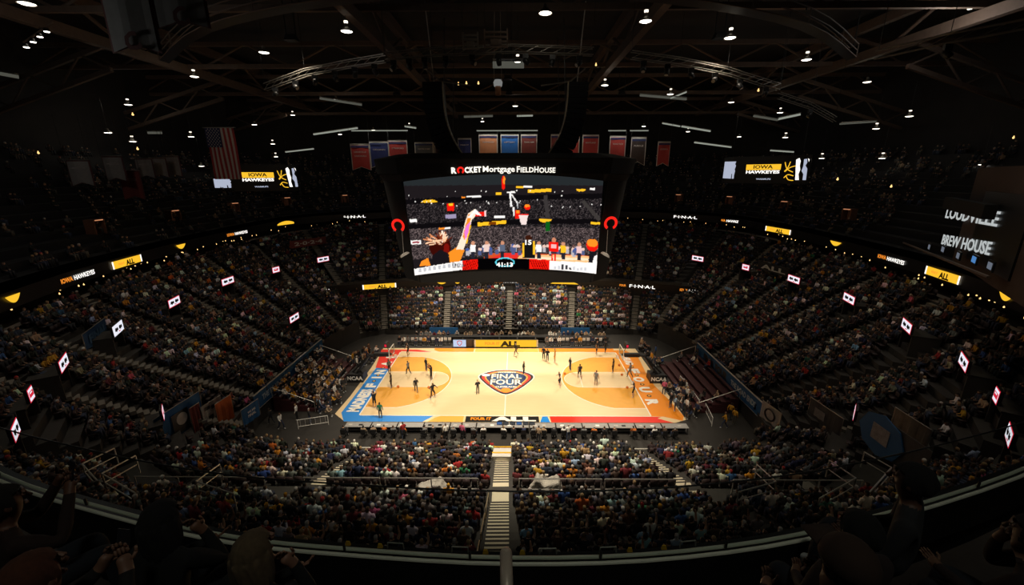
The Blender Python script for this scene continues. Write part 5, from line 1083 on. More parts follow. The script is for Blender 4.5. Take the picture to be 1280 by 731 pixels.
def led_panel(kind, p, t, parent, W_=None):
    n = Vector((0, 0, 1)).cross(t);
    if n.dot(CEN-Vector((p.x, p.y, 0))) < 0: n = -n
    M = face_M(p+n*.03, n)
    if kind == 'all':
        w_ = W_ or 4.6; o = boxo('led_panel', (0, 0, 0), (w_, .74, .02), G_yel, parent); o.matrix_local = M; o['label'] = 'glowing yellow panel reading FOUR IT ALL'
        text('lettering', 'FOUR IT', 1, G_or, Matrix.Translation((-w_*.22, 0, .02)), o, .03, 0, fit=(w_*.2, .22)); text('lettering', 'ALL', 1, M_black_ink, Matrix.Translation((w_*.08, -.06, .02)), o, .05, 0, fit=(w_*.3, .56))
        for s in (-1, 1): boxo('end_strip', (s*w_*.5, 0, .012), (.18, .74, .01), G_white, o)
    elif kind == 'hawk':
        w_ = W_ or 4.2; o = text('led_wordmark', 'IOWA', 1, G_or, M @ Matrix.Translation((-w_*.32, 0, 0)), parent, .03, 0, fit=(w_*.32, .42)); text('led_wordmark', 'HAWKEYES', 1, G_white, M @ Matrix.Translation((w_*.19, 0, 0)), parent, .03, 0, fit=(w_*.62, .42))
    elif kind == 'final':
        w_ = W_ or 4.6; text('led_wordmark', 'FOUR', 1, G_or, M @ Matrix.Translation((-w_*.42, 0, 0)), parent, .03, 0, fit=(w_*.18, .34)); text('led_wordmark', 'F·I·N·A·L', 1, G_white, M @ Matrix.Translation((w_*.13, 0, 0)), parent, .018, 0, fit=(w_*.72, .5))
    elif kind == 'up': arc_panel('led_arc', M @ Matrix.Translation((0, .05, 0)), W_ or 3.4, .62, G_yel, parent, 1, True)
    elif kind == 'dn': arc_panel('led_arc', M @ Matrix.Translation((0, .05, 0)), W_ or 2.2, .55, G_yel, parent, 1, False)
for (px, py, kd, W_) in ((17, 381, 'dn', 1.5), (96, 351, 'hawk', 4.2), (160, 329, 'all', 4.2), (227, 310, 'dn', 1.8), (296, 295, 'hawk', 4.4), (359, 283, 'up', 4.6), (437, 270, 'final', 6.0), (850, 269, 'final', 6.0), (911, 277, 'hawk', 5.2), (972, 288, 'all', 5.2), (1044, 302, 'dn', 2.2), (1113, 322, 'hawk', 4.2), (1178, 343, 'all', 4.2), (1259, 372, 'dn', 1.5)):
    e, p, t, z, pr_ = ring_at(px, py); led_panel(kd, Vector((p.x, p.y, z)), t, rb, W_)
# far lower ribbon board on the suite level split
FS = [(x, 23-.0073*x*x-.15) for x in range(-30, 31, 2)]
bm = bmesh.new(); a = [bm.verts.new((x, y, 5.35)) for x, y in FS]; b2 = [bm.verts.new((x, y, 6.55)) for x, y in FS]
for i in range(len(a)-1): bm.faces.new((a[i], a[i+1], b2[i+1], b2[i]))
rb1 = tag(obj('ribbon_board', bm, G_black), 'black LED ribbon board across the suite front behind the team benches', 'ribbon board')
struct(ribbon('suite_sill', [Vector((x, y, 6.55)) for x, y in FS], [Vector((x, y+1.2, 6.9)) for x, y in FS], M_conc))
for (px, kd, W_) in ((393, 'hawk', 4.0), (475, 'all', 4.9), (552, 'dn', 1.9), (571, 'dn', 1.3), (632, 'hawk', 3.9), (706, 'up', 4.6), (796, 'final', 5.4), (866, 'hawk', 3.6)):
    best = min(((abs(proj((x, 23-.0073*x*x-.15, 6))[0]-px), x) for x in [q*.25 for q in range(-120, 121)]), key=lambda q: q[0]); x = best[1]
    led_panel(kd, Vector((x, 23-.0073*x*x-.2, 5.95)), Vector((1, -.0146*x, 0)).normalized(), rb1, W_)
# 2024 lettering, ALL lettering on dark fascias
for (px, py, tx, m, w_) in ((386, 303, '2·0·2·4', G_dim, 5.0), (966, 336, 'ALL', G_dim, 4.2), (1244, 470, 'ALL', G_dim, 2.6)):
    p = atz(px, py, 12.0 if py < 320 else 10.8 if py < 400 else 9.6); n = CEN-Vector((p.x, p.y, 0))
    T = empty('fascia_lettering', M=face_M(p, n)); tag(T, 'dim pale %s lettering on a dark cloth above the end seats' % tx.replace('·', ''), 'lettering', 'dim lettering round the stands')
    boxo('cloth', (0, 0, -.06), (w_*1.3, 1.2, .05), P_M if tx[0] == '2' else M_dark, T); text('lettering', tx, 1, mat('lettering_pale', (.5, .5, .48), .7), Matrix.Translation((0, 0, 0)), T, .03, 0, fit=(w_, .62))
# suite spot lamps (tiny bulbs along the recessed suites)
k0 = 0
for k in range(0, len(RING)):
    for f in (0, .33, .66):
        p = RING[k].lerp(RING[(k+1) % len(RING)], f); d = (p-CEN).normalized()
        if p.y < -22 or random.random() < .5: continue
        q = p+d*random.uniform(.2, 1.2); z = zr(p.y)-random.uniform(.75, 1.25)
        o = bpy.data.objects.new('suite_lamp', bpy.data.meshes['suite_lamp'] if 'suite_lamp' in bpy.data.meshes else None)
        if o.data is None:
            bpy.data.objects.remove(o); bm = bmesh.new(); lathe_bm(bm, [(0, -.07), (.05, -.05), (.06, 0), (.03, .06), (.012, .12), (0, .12)], 8); o = obj('suite_lamp', bm, G_warm); o.data.name = 'suite_lamp'
        else: COL.objects.link(o)
        o.location = (q.x, q.y, z); tag(o, 'tiny warm pendant bulb in the dark suites under the ribbon board', 'bulb', 'suite bulbs')
# upper-deck portals with warm light bars
for (px, py) in ((57, 328), (183, 293), (258, 298), (320, 265), (378, 257), (445, 250), (897, 250), (957, 258), (838, 250), (1020, 276)):
    e, p, t, z, pr_ = ring_at(px, py+25); d = (Vector((p.x, p.y, 0))-CEN).normalized(); r = 2; q = Vector((p.x, p.y, 0))+d*(up_off(r)+.4)
    T = empty('upper_portal', M=face_M(Vector((q.x, q.y, z+1+.78*r)), -d)); tag(T, 'dim upper deck portal with a warm light bar over the opening', 'portal', 'upper deck portals'); T.scale = (.65, .65, .65)
    for s in (-1, 1): boxo('side_wall', (s*.95, 1.0, -.6), (.18, 2.2, 1.6), M_portal, T)
    boxo('header', (0, 2.2, -.6), (2.1, .25, 1.6), M_portal, T); boxo('light_bar', (0, 2.2, .22), (1.5, .14, .06), glow('portal_bar', (1, .42, .2), .55), T); boxo('back_wall', (0, 1.0, -1.3), (1.8, 2.2, .1), mat('portal_back', (.28, .10, .05), .8, emit=.03), T)
# ================================================================== CORNER VIDEO PANELS
def corner_screen(c, xdir, w_, h_, label):
    T = empty('corner_screen', M=frame(c, xdir, (0, 0, 1))); tag(T, label, 'video panel', 'corner video panels'); boxo('cabinet', (0, 0, -.15), (w_, h_, .3), G_black, T)
    for s in (-1, 1): tubeo('hanger', [(s*w_*.4, h_*.5, -.1), (s*w_*.4, h_*.5+8, -.1)], .04, M_black, T)
    return T
for s in (-1, 1):
    if s < 0: xs = (299, 340, 345, 370); ys = (206, 233); Y = 30
    a, b_ = (aty(268, 232, 30), aty(370, 203, 36)) if s < 0 else (aty(905, 200, 36), aty(1010, 213, 30))
    if s < 0: L0, L1 = aty(268, 231, 28), aty(370, 214, 37)
    else: L0, L1 = aty(905, 208, 37), aty(1010, 217, 28)
    xd = (L1-L0); xd.z = 0; w_ = xd.length; c = (L0+L1)/2; xd.normalize()
    T = corner_screen(c, xd, w_*1.02, 4.6, 'wide black corner video panel reading IOWA HAWKEYES %s' % ('beside the American flag' if s < 0 else 'on the side without the flag'))
    fx = lambda px: ((px-268)/(370-268) if s < 0 else (px-905)/(1010-905))*w_-w_/2
    x0, x1 = (fx(300), fx(340)) if s < 0 else (fx(935), fx(978))
    boxo('yellow_bar', ((x0+x1)/2, .45, .02), (x1-x0, .95, .01), G_yel, T); text('wordmark', 'IOWA', 1, M_black_ink, Matrix.Translation(((x0+x1)/2, .5, .04)), T, .03, 0, fit=((x1-x0)*.56, .62)); text('wordmark', 'HAWKEYES', 1, G_white, Matrix.Translation(((x0+x1)/2, -.35, .04)), T, .04, 0, fit=((x1-x0)*.97, .55)); text('wordmark', 'WARMUPS', 1, G_pale, Matrix.Translation(((x0+x1)/2+.3, -1.55, .04)), T, .03, 0, fit=((x1-x0)*.42, .26))
    cx, hw = ((fx(345)+fx(370))/2, (fx(370)-fx(345))/2) if s < 0 else ((fx(982)+fx(1009))/2, (fx(1009)-fx(982))/2)
    for k, pts in enumerate((((-1, .9), (-.75, .1), (-.2, -.3)), ((-.55, .95), (-.7, .2), (-.95, -.2)), ((-.9, -.25), (-.5, .25), (-.05, .45)), ((-.75, -.7), (-.5, -1.2), (-.05, -1.3)), ((-.9, -1.0), (-.6, -.6), (-.1, -.75)))):
        path = catmull([(cx+hw*x, y*1.35, .03) for x, y in pts], 4, False); tubeo('ball_seam', path, .07, G_yel, T, 5)
    for k, pts in enumerate((((-.1, 1.5), (.15, 1.75), (.3, 1.3), (.28, .6), (.38, 0), (.3, -.7), (.42, -1.6), (.1, -1.6), (.05, -.6), (-.02, .2)), ((.55, 1.55), (.8, 1.6), (.85, 1.0), (.75, .6), (.95, .1), (1.0, -1.6), (.72, -1.6), (.7, -.7), (.5, -.2), (.58, .5)), ((.85, 1.7), (1, 1.5), (.98, 1.1)))):
        bm = bmesh.new(); bm.faces.new([bm.verts.new((cx+hw*x, y*1.05, .03+.004*k)) for x, y in pts]); obj('white_silhouette', bm, G_white if k != 1 else G_pale, T)
    x0, x1 = (fx(268), fx(287)) if s < 0 else (fx(905.5), fx(921))
    pts = [(0, 1), (1, 1), (.93, .7), (1.02, .5), (.95, .1), (1, -.1), (.96, -.6), (.97, -1), (.8, -1), (.78, -.45), (.72, -.42), (.72, -1), (0, -.95)]
    bm = bmesh.new(); bm.faces.new([bm.verts.new((x0+(x1-x0)*x, (y*1.5 if s > 0 else y*.75-.9), .03)) for x, y in pts]); obj('grey_block', bm, G_pale, T)
# ================================================================== BREW HOUSE (right upper end)
Pb = atz(1210, 303, 18.6); d = (Vector((Pb.x, Pb.y, 0))-CEN).normalized()
BM = face_M(Vector((Pb.x, Pb.y, 18.6))+d*1.0, -d)
def bq(px, py):                               # photo point -> local point on the brew house wall
    Mi = BM.inverted(); o_ = Mi @ CAM; r_ = (Mi.to_3x3() @ ray(px, py)); t = -o_.z/r_.z; return o_+r_*t
T = empty('brew_house_front', M=BM); tag(T, 'dark bar front with white LOUDVILLE BREW HOUSE lettering above glowing screens', 'bar front')
boxo('wall', (0, 1.2, -.3), (16, 7.0, .4), mat('brew_wall', (.05, .03, .022), .85, noise=.3, scale=1), T); boxo('sign_board', (.2, .8, -.05), (8.6, 4.6, .1), G_black, T)
G_bl = glow('sign_letters', (.62, .66, .66), .75)
def btext(s_, x0, y0, x1, y1, h_):
    a, b_ = bq(x0, y0), bq(x1, y1); dx = (b_-a); text('lettering', s_, 1, G_bl, frame((a+b_)/2+Vector((0, 0, .05)), dx.normalized(), (0, 1, 0)), T, .02, .01, fit=(dx.length, h_))
btext('LOUDVILLE', 1184, 265.5, 1250, 274, .95); btext('BREW HOUSE', 1179, 299, 1240, 311, .85)
hd = bq(1217, 269.7); boxo('hanging_soffit', (hd.x, hd.y+.62, .5), (11, .9, .6), mat('soffit_black', (.004, .004, .004), .9), T)
c = bq(1127, 265); bm = bmesh.new(); lathe_bm(bm, [(0, 0), (.95, 0), (.95, .12), (0, .12)], 28); o = obj('round_disc', bm, mat('disc_tan', (.22, .12, .07), .8, emit=.02), T); o.matrix_local = Matrix.Translation(c)
for (px, py, w_, m) in ((1128, 296, 1.6, G_tv), (1115, 291, .7, G_tv), (1168, 309, .9, glow('tv_grey', (.35, .4, .5), .35)), (1186, 312, 1.1, MATS['tv_grey']), (1206, 320, .9, MATS['tv_grey']), (1227, 325, 1.1, glow('tv_cyan', (.12, .35, .8), .6)), (1248, 333, 1.0, MATS['tv_grey'])):
    c = bq(px, py); tvb = boxo('tv', (0, 0, 0), (w_*1.08, .62, .1), M_black, T); tvb.matrix_local = Matrix.Translation(c+Vector((0, 0, .3))); boxo('tv_picture', (0, 0, .06), (w_*.8, .40, .01), m, tvb)
a, b_ = bq(1092, 285), bq(1270, 350); tubeo('bar_counter', [a+Vector((0, 0, 1)), b_+Vector((0, 0, 1))], .1, M_steel, T)
# ================================================================== DRAPES AND END WALLS
DM = dict(blue=M_blue, maroon=P_M, white=M_pale, orange=M_orange_t, sign=M_blue, octagon=M_blue, tan=mat('tan_drape', (.16, .13, .10), .85, noise=.3, scale=3), dark=mat('dark_drape', (.05, .05, .055), .85, noise=.4, scale=2), white2=M_pale, dark2=mat('dark_drape2', (.06, .055, .045), .85, noise=.3, scale=2), navy=mat('navy_drape', (.015, .06, .16), .85, noise=.2, scale=2))
for (px, py, w_, h_, kd, lab), (p, tz) in zip(DRAPES, DP):
    n = CEN-Vector((p.x, p.y, 0)); vw = Vector((CAM.x-p.x, CAM.y-p.y, 0)).normalized(); n = n.normalized()*.8+vw*.75
    if kd in ('navy', 'dark2'): n = CEN-Vector((p.x, p.y, 0))
    T = empty('drape', M=face_M(Vector((p.x, p.y, tz+h_*.5)), n)); tag(T, lab, 'drape')
    if kd == 'octagon':
        bm = bmesh.new(); lathe_bm(bm, [(0, 0), (1.55, 0), (1.55, .08), (0, .08)], 8); o = obj('cloth', bm, M_blue, T); o.matrix_local = Matrix.Diagonal((1.12, .92, 1, 1)); boxo('print', (0, .1, .1), (1.3, 1.1, .02), mat('print_grey', (.22, .22, .24), .8, noise=.6, scale=4), T); boxo('backing', (.9, 0, -.05), (4.6, 2.3, .05), DM['dark'], T)
    else:
        bm = bmesh.new(); nseg = 10; up_, dn = [], []
        for k in range(nseg+1): t = k/nseg; x = -w_/2+w_*t; zz = .06*math.sin(t*17+px); up_.append(bm.verts.new((x, h_/2, zz*.3))); dn.append(bm.verts.new((x, -h_/2, zz)))
        for k in range(nseg): bm.faces.new((dn[k], dn[k+1], up_[k+1], up_[k]))
        obj('cloth', bm, DM[kd], T)
        tubeo('top_pipe', [(-w_/2, h_/2, 0), (w_/2, h_/2, 0)], .03, M_alu, T)
        for s in (-1, 1): tubeo('upright', [(s*w_/2, -h_/2, -.03), (s*w_/2, h_/2, -.03)], .03, M_alu, T)
    if kd == 'blue':
        boxo('print', (-.1, -.2, .09), (1.5, 1.7, .02), M_black, T); bm = bmesh.new(); lathe_bm(bm, [(0, .1), (.48, .1), (.48, .13), (0, .13)], 20); obj('disc', bm, M_pale, T)
    if kd == 'white':
        for k, (x, y) in enumerate(((-.5, .6), (.1, .45), (.5, -.1), (-.3, -.3), (.3, -.65))): boxo('print', (x, y, .08), (.45, .3, .02), M_black, T)
    if kd == 'sign': text('lettering', 'WE ARE', 1, M_white, Matrix.Translation((0, .22, .09)), T, .02, 0, fit=(.9, .2)); text('lettering', 'FINAL', 1, M_white, Matrix.Translation((0, -.12, .09)), T, .02, 0, fit=(.9, .26))
    if kd == 'white2':
        bm = bmesh.new(); path_bm(bm, [Vector((.55*math.cos(q*PI/10), .5*math.sin(q*PI/10), .1)) for q in range(21)], .07); obj('print', bm, M_black, T)
    if kd == 'navy': text('lettering', 'FINAL', 1, mat('dim_blue_ink', (.06, .14, .26), .8), Matrix.Translation((0, 0, .09)), T, .04, 0, fit=(3.2, .7))
    if kd == 'dark': boxo('print', (-.4, .1, .08), (1.0, .7, .02), mat('print_grey2', (.16, .16, .17), .8, noise=.5, scale=5), T)
for s in (-1, 1):
    x = s*23.25; y0, y1 = (-9.6, 4.6) if s < 0 else (-11, 3.6)
    T = empty('tarp_wall', (x, (y0+y1)/2, 1.5)); tag(T, 'long blue FINAL FOUR tarp wall behind the %s end bleacher' % ('band filled' if s < 0 else 'nearly empty'), 'tarp wall')
    boxo('tarp', (0, 0, .85), (.08, y1-y0, 1.5), M_blue, T); boxo('top_rail', (0, 0, 1.63), (.14, y1-y0, .06), M_rail, T); boxo('bottom_rail', (0, 0, .08), (.14, y1-y0, .05), M_rail, T)
    rt = frame((-s*.06, 0, 0), (0, s, 0) if 0 else (0, -s, 0), (0, 0, 1))
    rt = face_M(Vector((-s*.06, 0, 0)), (-s, 0, 0))
    text('lettering', 'FINAL FOUR', 1, M_black_ink, rt @ Matrix.Translation((3.3 if s < 0 else -2.4, .85, 0)), T, .06, 0, fit=(5.6, .85)); text('lettering', 'THE ROAD ENDS', 1, mat('tarp_ink_pale', (.45, .55, .65), .8), rt @ Matrix.Translation((-3.6 if s < 0 else 3.5, .85, 0)), T, .05, 0, fit=(4.6, .6))
    # end bleacher: five maroon rows
    T = empty('end_bleacher', (s*21, -1.7, 0)); tag(T, 'maroon folding bleacher below the blue tarp wall, %s' % ('filled by the gold and black band' if s < 0 else 'almost empty'), 'bleacher')
    for k in range(5):
        xx_ = s*(-1.7+.85*k); boxo('tier', (xx_, 0, (.28+.32*k)/2), (.85, 10.6, .28+.32*k), M_maroon, T)
    for k in range(5): boxo('bench', (s*(-1.5+.85*k), 0, .28+.32*k+.40), (.3, 10.4, .06), M_maroon, T)
    for e in (-1, 1): tubeo('end_rail', [(s*-2.0, e*5.35, 0), (s*-2.0, e*5.35, 1.1), (s*2.1, e*5.35, 2.7), (s*2.1, e*5.35, 1.6)], .03, M_rail, T)
# band members and few people on the bleachers
for k in range(5):
    for q in range(19):
        y = -6.7+.54*q; x = -21+1.5-.85*k+.25*0; zb = .28+.32*k
        if q > 13 and k < 4 and random.random() < .75: continue
        if random.random() < .12: continue
        c = random.choice(['gold', 'black', 'black', 'black', 'white', 'tan']); mass_person(LOW[random.choice((0, 0, 2, 1))], -21+1.45-.85*k, y, zb, -PI/2+random.uniform(-.2, .2), CLR[c], random.uniform(.94, 1.04), ('band', 'gold and black band sitting on the end bleacher', 'band'))
for (k, y, c) in ((3, 1.5, 'white'), (3, .6, 'tan'), (4, 2.6, 'black'), (2, 3.0, 'grey'), (4, -.5, 'red'), (1, -5.5, 'black'), (0, -3, 'white'), (2, -6.4, 'tan')):
    add_person(SEATED[0], 21-1.45+.85*k, y, .28+.32*k, PI/2, CLR[c], 1.0, 'person in %s sitting alone on the nearly empty maroon bleacher' % c, 'people on the emptier bleacher')
# ================================================================== COURTSIDE
def table(x, y, w_, label, grp, m=M_grey, d=.75):
    T = empty('courtside_table', (x, y, 0)); tag(T, label, 'table', grp); boxo('table_top', (0, 0, .74), (w_, d, .05), m, T); boxo('skirt', (0, d*.45, .36), (w_*.99, .03, .7), M_black, T)
    for a in (-1, 1): boxo('leg', (a*(w_/2-.08), -d*.35, .36), (.05, .05, .72), M_black, T)
    return T
def chair(x, y, rz, label, grp, cover=False):
    T = empty('folding_chair', (x, y, 0)); T.rotation_euler = (0, 0, rz); tag(T, label, 'chair', grp); m = M_white if cover else M_black
    boxo('seat', (0, .02, .45), (.44, .42, .05), m if not cover else M_black, T); boxo('backrest', (0, -.21, .74), (.44, .05, .42), m, T)
    for a in (-1, 1):
        for b_ in (-1, 1): boxo('leg', (a*.19, b_*.17, .22), (.03, .03, .44), M_black, T)
    return T
tx = -14.6
while tx < 15.5:
    table(tx+1.2, -10.4, 2.3, 'grey-topped media table in the row along the near sideline', 'media tables along the near sideline')
    for k in range(2):
        if random.random() < .8:
            o = boxo('notebook', (tx+.5+.9*k+random.uniform(-.1, .2), -10.45, .775), (.34, .24, .02), random.choice([M_white, M_pale, M_black])); tag(o, 'open notebook or papers lying on a near sideline media table', 'papers', 'papers on the media tables')
    tx += 2.42
SITC = {}
nn = 0
for k in range(34):
    x = -14.4+.9*k
    if -1.2 < x < -.3: continue
    if random.random() < .14: continue
    c = random.choice(['black', 'black', 'white', 'grey', 'tan', 'navy', 'light blue', 'red', 'brown', 'orange', 'black'])
    if 2.6 < x < 3.5: c = 'grey'
    chair(x, -11.3, 0, 'black folding chair at the near sideline media tables', 'media chairs'); add_person(SEATED[random.choice((0, 1, 4))], x, -11.35, .0, random.uniform(-.3, .3), CLR[c], 1.0, 'person in %s top sitting at the near sideline media tables' % c, 'media row people')
for (px, py, c, pz, lab) in ((578, 549, 'pink', 'stand', 'person in bright pink top and dark trousers behind the media row'), (673, 553, 'tan', 'stand', 'person in olive tan standing behind the media row by the stairs'), (558, 550, 'white', 'stand', 'person in white top and black skirt behind the media row'), (710, 551, 'white', 'fold', 'person in white top bending by the low front wall'), (505, 548, 'red', 'fold', 'person in red standing by the low front wall')):
    p = atz(px, py, 0); add_person(SF[pz], p.x, max(p.y, -13.3), -.03, random.uniform(-1, 1), CLR[c], 1, lab)
# central broadcast desk gear
T = empty('broadcast_desk', (1.0, -10.4, .77)); tag(T, 'cluster of broadcast monitors on the media tables before the ALL lettering', 'monitors')
for k in range(6):
    m_ = boxo('monitor', (-1.4+.6*k, 0, .2), (.5, .05, .32), M_black, T); boxo('stand', (-1.4+.6*k, .05, .05), (.12, .1, .1), M_black, T); boxo('screen', (0, 0, 0), (.44, .01, .26), G_dim if k % 3 else G_tv, m_).location = (-1.4+.6*k, -.03, .2)
# small coloured things on the floor strip
for (x, y, m_, lab) in ((-5.5, -12.6, M_yel, 'yellow floor cone by the central stairs'), (-1.6, -12.8, M_yel, 'yellow wheel chock next to the white landing'), (1.9, -12.7, M_red, 'red bag lying by the low front wall'), (-2.6, -12.3, M_orange_t, 'orange bag lying behind the media chairs')):
    o = lump('floor_item', (x, y, -.03), (.28, .2, .32), m_, lab, 'bag' if 'bag' in lab else 'cone', int(x*10))
# far sideline: LED board, white board, benches
T = empty('led_board', (-.25, 9.35, 0)); tag(T, 'yellow courtside LED board reading FOUR IT ALL at the far sideline', 'LED board')
boxo('cabinet', (0, .2, .55), (8.6, .3, 1.1), M_black, T); boxo('yellow_screen', (0, .03, .57), (8.35, .02, 1.0), G_yel, T); text('lettering', 'FOUR IT', 1, G_or, frame((-1.9, .0, .57), (1, 0, 0), (0, 0, 1)), T, .03, 0, fit=(2.0, .42)); text('lettering', 'ALL', 1, M_black_ink, frame((.55, 0, .52), (1, 0, 0), (0, 0, 1)), T, .06, 0, fit=(2.7, .82))
for s in (-1, 1): boxo('end_panel', (s*4.28, .03, .57), (.2, .03, 1.05), P_wh, T)
T = empty('led_board', (-6.1, 9.35, 0)); tag(T, 'pale blue courtside LED board with a shield emblem next to the yellow board', 'LED board'); boxo('cabinet', (0, .2, .55), (2.9, .3, 1.1), M_black, T); boxo('screen', (-.55, .03, .57), (1.75, .02, 1.0), glow('board_pale', (.62, .72, .95), .9), T); boxo('dark_screen', (.75, .03, .57), (.75, .02, 1.0), mat('board_brown', (.06, .045, .035), .6), T)
bm = bmesh.new(); pts = [(-.3, .3), (0, .38), (.3, .3), (.26, -.1), (0, -.36), (-.26, -.1)]; path_bm(bm, [Vector((-.55+x, -.0, .57+z)) for x, z in pts+pts[:1]], .05, 5); obj('shield', bm, P_red, T)
BENCH = ('bench_people', 'people sitting on and behind the far sideline benches', 'people')
for s, xs in ((-1, -8.2), (1, 5.4)):
    for k in range(13 if s < 0 else 15):
        x = xs+s*.58*k if s < 0 else xs+.58*k
        chair(x, 10.35, PI, 'team bench chair with a white cover behind the far sideline', 'team bench chairs', True)
        if random.random() < .5: c = random.choice(['black', 'gold', 'black', 'navy', 'white', 'grey']); mass_person(LOW[random.choice((0, 1))], x, 10.35, 0, PI, CLR[c], 1, BENCH)
for k in range(44):
    x = -13.8+.64*k
    if random.random() < .2: continue
    c = random.choice(['black', 'black', 'white', 'tan', 'grey', 'maroon', 'navy', 'brown']); mass_person(LOW[random.choice((0, 1, 2))], x, 12.4+.25*random.random(), 0, PI+random.uniform(-.3, .3), CLR[c], 1, BENCH)
for k in range(11): table(-13+2.6*k, 11.55, 2.5, 'black-skirted press table behind the far benches', 'far press tables', M_black)
for (x, m_) in ((-9.5, M_blue), (9.8, M_blue)): tag(boxo('bench_backdrop', (x, 13.6, .8), (4.2, .08, 1.0), m_), 'blue backdrop panel behind the far benches', 'backdrop', 'far backdrop panels')
# ================================================================== PEOPLE ON THE COURT
ACT = [(510.8, 468, 'player_t', 'walk', 'grey', 'man in grey tee and dark trousers walking in the orange arc by the red apron'), (533, 464, 'staff', 'stand', 'black', 'person in black standing at the edge of the orange arc beside a shooter'), (539.5, 475, 'pl', 'shoot', 'black', 'player in black shooting from the lane top near the blue apron'), (489.6, 485, 'pl', 'stand', 'black', 'player in black and gold standing on the lane by the blue apron'),
       (520.5, 490.5, 'staff', 'walk', 'black', 'person all in black striding across the lane below the orange arc'), (540.8, 498, 'pl', 'wide', 'black', 'player in black at the three point line nearest the media tables'), (468.6, 510, 'pl', 'shoot', 'black', 'player in black reaching up at the corner of the blue apron'), (475.9, 523, 'staff', 'stand', 'green', 'person in green top and black trousers standing on the blue sideline apron'), (597.4, 493, 'staff', 'fold', 'black', 'official in black top and khaki trousers beside the centre emblem'),
       (511, 444.5, 'pl', 'wide', 'black', 'player in black at the red far corner of the court'), (654.5, 468.5, 'staff', 'stand', 'black', 'person in black standing on the centre emblem'), (679.4, 449.4, 'staff', 'stand', 'black', 'person in black suit in a pair near the far sideline'), (684, 452, 'staff', 'fold', 'black', 'person in black suit with folded arms in a pair near the far sideline'), (693.4, 453, 'pl', 'stand', 'gold', 'player in gold and black near the two people in suits'),
       (712.6, 463.4, 'staff', 'fold', 'black', 'person in black with folded arms at the top edge of the orange apron side arc'), (724.4, 473.7, 'pl', 'walk', 'black', 'player in black walking at the free throw circle'), (744.6, 482.2, 'pl', 'stand', 'grey', 'man in grey tee and black shorts standing in the lane'), (700, 483, 'pl', 'wide', 'black', 'player in black crouching outside the three point line'), (766, 466.3, 'pl', 'stand', 'black', 'player in black jersey under the far side of the lane'),
       (787, 472, 'pl', 'walk', 'grey', 'man in grey tee stepping over the orange baseline'), (792, 496, 'pl', 'wide', 'black', 'player in black lunging at the orange baseline'), (745.4, 443, 'pl', 'stand', 'black', 'player in black at the far sideline by the benches'), (756.3, 441, 'staff', 'walk', 'black', 'person in black walking along the far sideline'), (645, 444.5, 'staff', 'walk', 'black', 'person in dark clothes running past the yellow board'), (487, 466, 'staff', 'stand', 'grey', 'person in grey top on the red and blue apron border'),
       (829.4, 493.4, 'staff', 'stand', 'pink', 'person in pale pink standing on the orange apron'), (837.8, 510, 'staff', 'stand', 'black', 'person in black at the edge of the orange apron'), (843.4, 514, 'staff', 'fold', 'light blue', 'person in pale blue at the edge of the orange apron'), (857.5, 517, 'staff', 'stand', 'white', 'person in white shirt at the corner of the orange apron'), (861, 523, 'staff', 'fold', 'black', 'person in black with folded arms beyond the orange corner'), (869.7, 522, 'staff', 'stand', 'navy', 'person in navy standing beyond the orange corner')]
for (px, py, kd, pz, c, lab) in ACT:
    p = atz(px, py, 0); me = PL[pz] if kd == 'pl' else SF[pz]; rz = random.uniform(-2.5, 2.5); s = 1.08 if kd == 'pl' else 1.0
    add_person(me, p.x, p.y, .035, rz, CLR[c], s, lab)
# people and photographers massed on the floor beside both ends
for k in range(46):
    x = random.uniform(-19.2, -17.4); y = random.uniform(-9.5, 7.5)
    if abs(y) < 2.0: continue
    c = random.choice(['black', 'gold', 'white', 'tan', 'black', 'navy', 'brown']); st = random.random() < .55
    mass_person(LOWST if st else LOW[1], x, y, -.03, -PI/2+random.uniform(-.5, .5), CLR[c], random.uniform(.94, 1.05), ('floor_people', 'people massed on the floor between the blue apron and the band', 'people'))
for k in range(40):
    x = random.uniform(17.9, 19.4); y = random.uniform(-8.5, 9)
    if abs(y) < 2.0: continue
    c = random.choice(['black', 'black', 'white', 'tan', 'grey', 'navy', 'gold', 'blue']); st = random.random() < .4
    mass_person(LOWST if st else LOW[1], x, y, -.03, PI/2+random.uniform(-.5, .5), CLR[c], random.uniform(.94, 1.05), ('floor_people', 'people massed on the floor past the orange apron', 'people'))
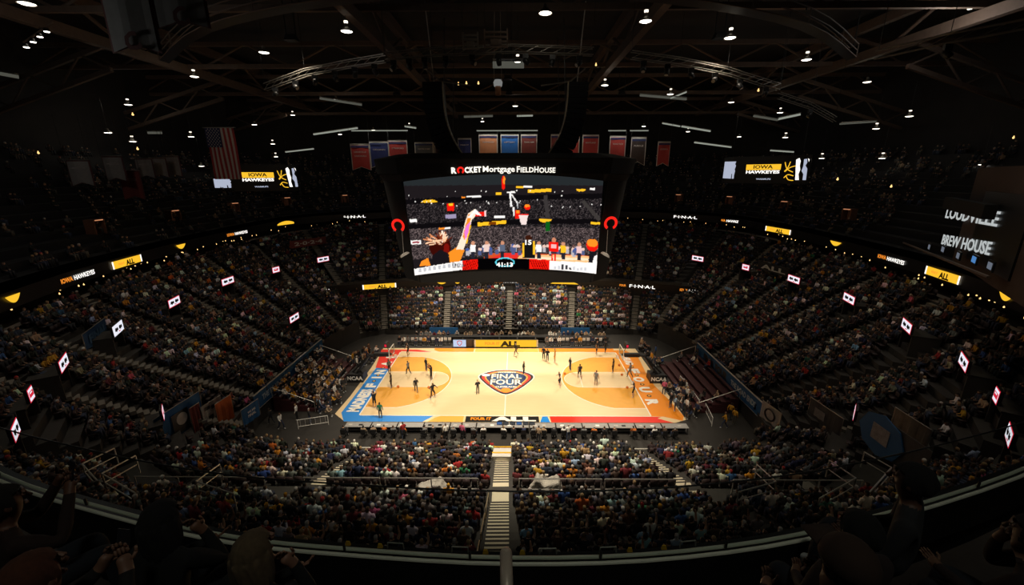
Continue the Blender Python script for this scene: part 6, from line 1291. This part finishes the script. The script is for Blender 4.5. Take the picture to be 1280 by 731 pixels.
for (px, py, c) in ((912, 523, 'gold'), (917, 530, 'gold'), (935, 530, 'red'), (921, 517, 'black'), (340, 530, 'black'), (352, 536, 'white'), (372, 524, 'white'), (400, 515, 'light blue'), (330, 522, 'black'), (388, 530, 'black'), (945, 540, 'blue'), (905, 535, 'gold')):
    p = atz(px, py, 0)
    if abs(p.x) > 22.4: p.y = min(p.y, -11.9)
    add_person(SF[random.choice(('stand', 'walk'))], p.x, p.y, -.03, random.uniform(-2, 2), CLR[c], 1.0, 'person in %s walking on the dark floor at the corner tunnel' % c, 'people in the corner tunnels')
# basketballs
bm = bmesh.new(); bmesh.ops.create_uvsphere(bm, u_segments=14, v_segments=10, radius=.122); BALL = bpy.data.meshes.new('basketball'); bm.to_mesh(BALL); bm.free(); BALL.materials.append(mat('ball_orange', (.62, .17, .03), .7, noise=.15, scale=20))
for (px, py, z, lab) in ((497.5, 483, .12, 'orange basketball on the lane beside the standing player in black'), (777.4, 468, .12, 'orange basketball on the lane near the orange baseline'), (774, 456, .12, 'orange basketball inside the far part of the stained arc'), (536, 457.5, 1.6, 'orange basketball in the air by the shooter'), (706, 466.5, .12, 'orange basketball lying just inside the three point line'), (784, 484, .12, 'orange basketball by the orange baseline letters'), (536, 484, 1.2, 'orange basketball held by the player at the three point line')):
    p = atz(px, py, z); o = inst('basketball', BALL); o.location = p; o.scale = (1.25, 1.25, 1.25); tag(o, lab, 'basketball')
# white barriers by the floor people
for (x, y, w_, rz) in ((-18.0, -9.6, 2.6, .3), (19.8, -8, 2.6, 1.4), (19.7, -5, 2.4, 1.5), (19.7, -2, 2.4, 1.55)):
    T = empty('crowd_barrier', (x, y, -.03)); T.rotation_euler = (0, 0, rz); tag(T, 'white tube barrier standing on the floor beside the court end', 'barrier', 'floor barriers'); tubeo('frame', [(-w_/2, 0, 0), (-w_/2, 0, .95), (w_/2, 0, .95), (w_/2, 0, 0)], .03, M_white, T); tubeo('lower_bar', [(-w_/2, 0, .25), (w_/2, 0, .25)], .025, M_white, T)
    for k in range(6): tubeo('bar', [(-w_/2+w_*(k+.5)/6, 0, .25), (-w_/2+w_*(k+.5)/6, 0, .95)], .012, M_white, T, 4)
build_mass()
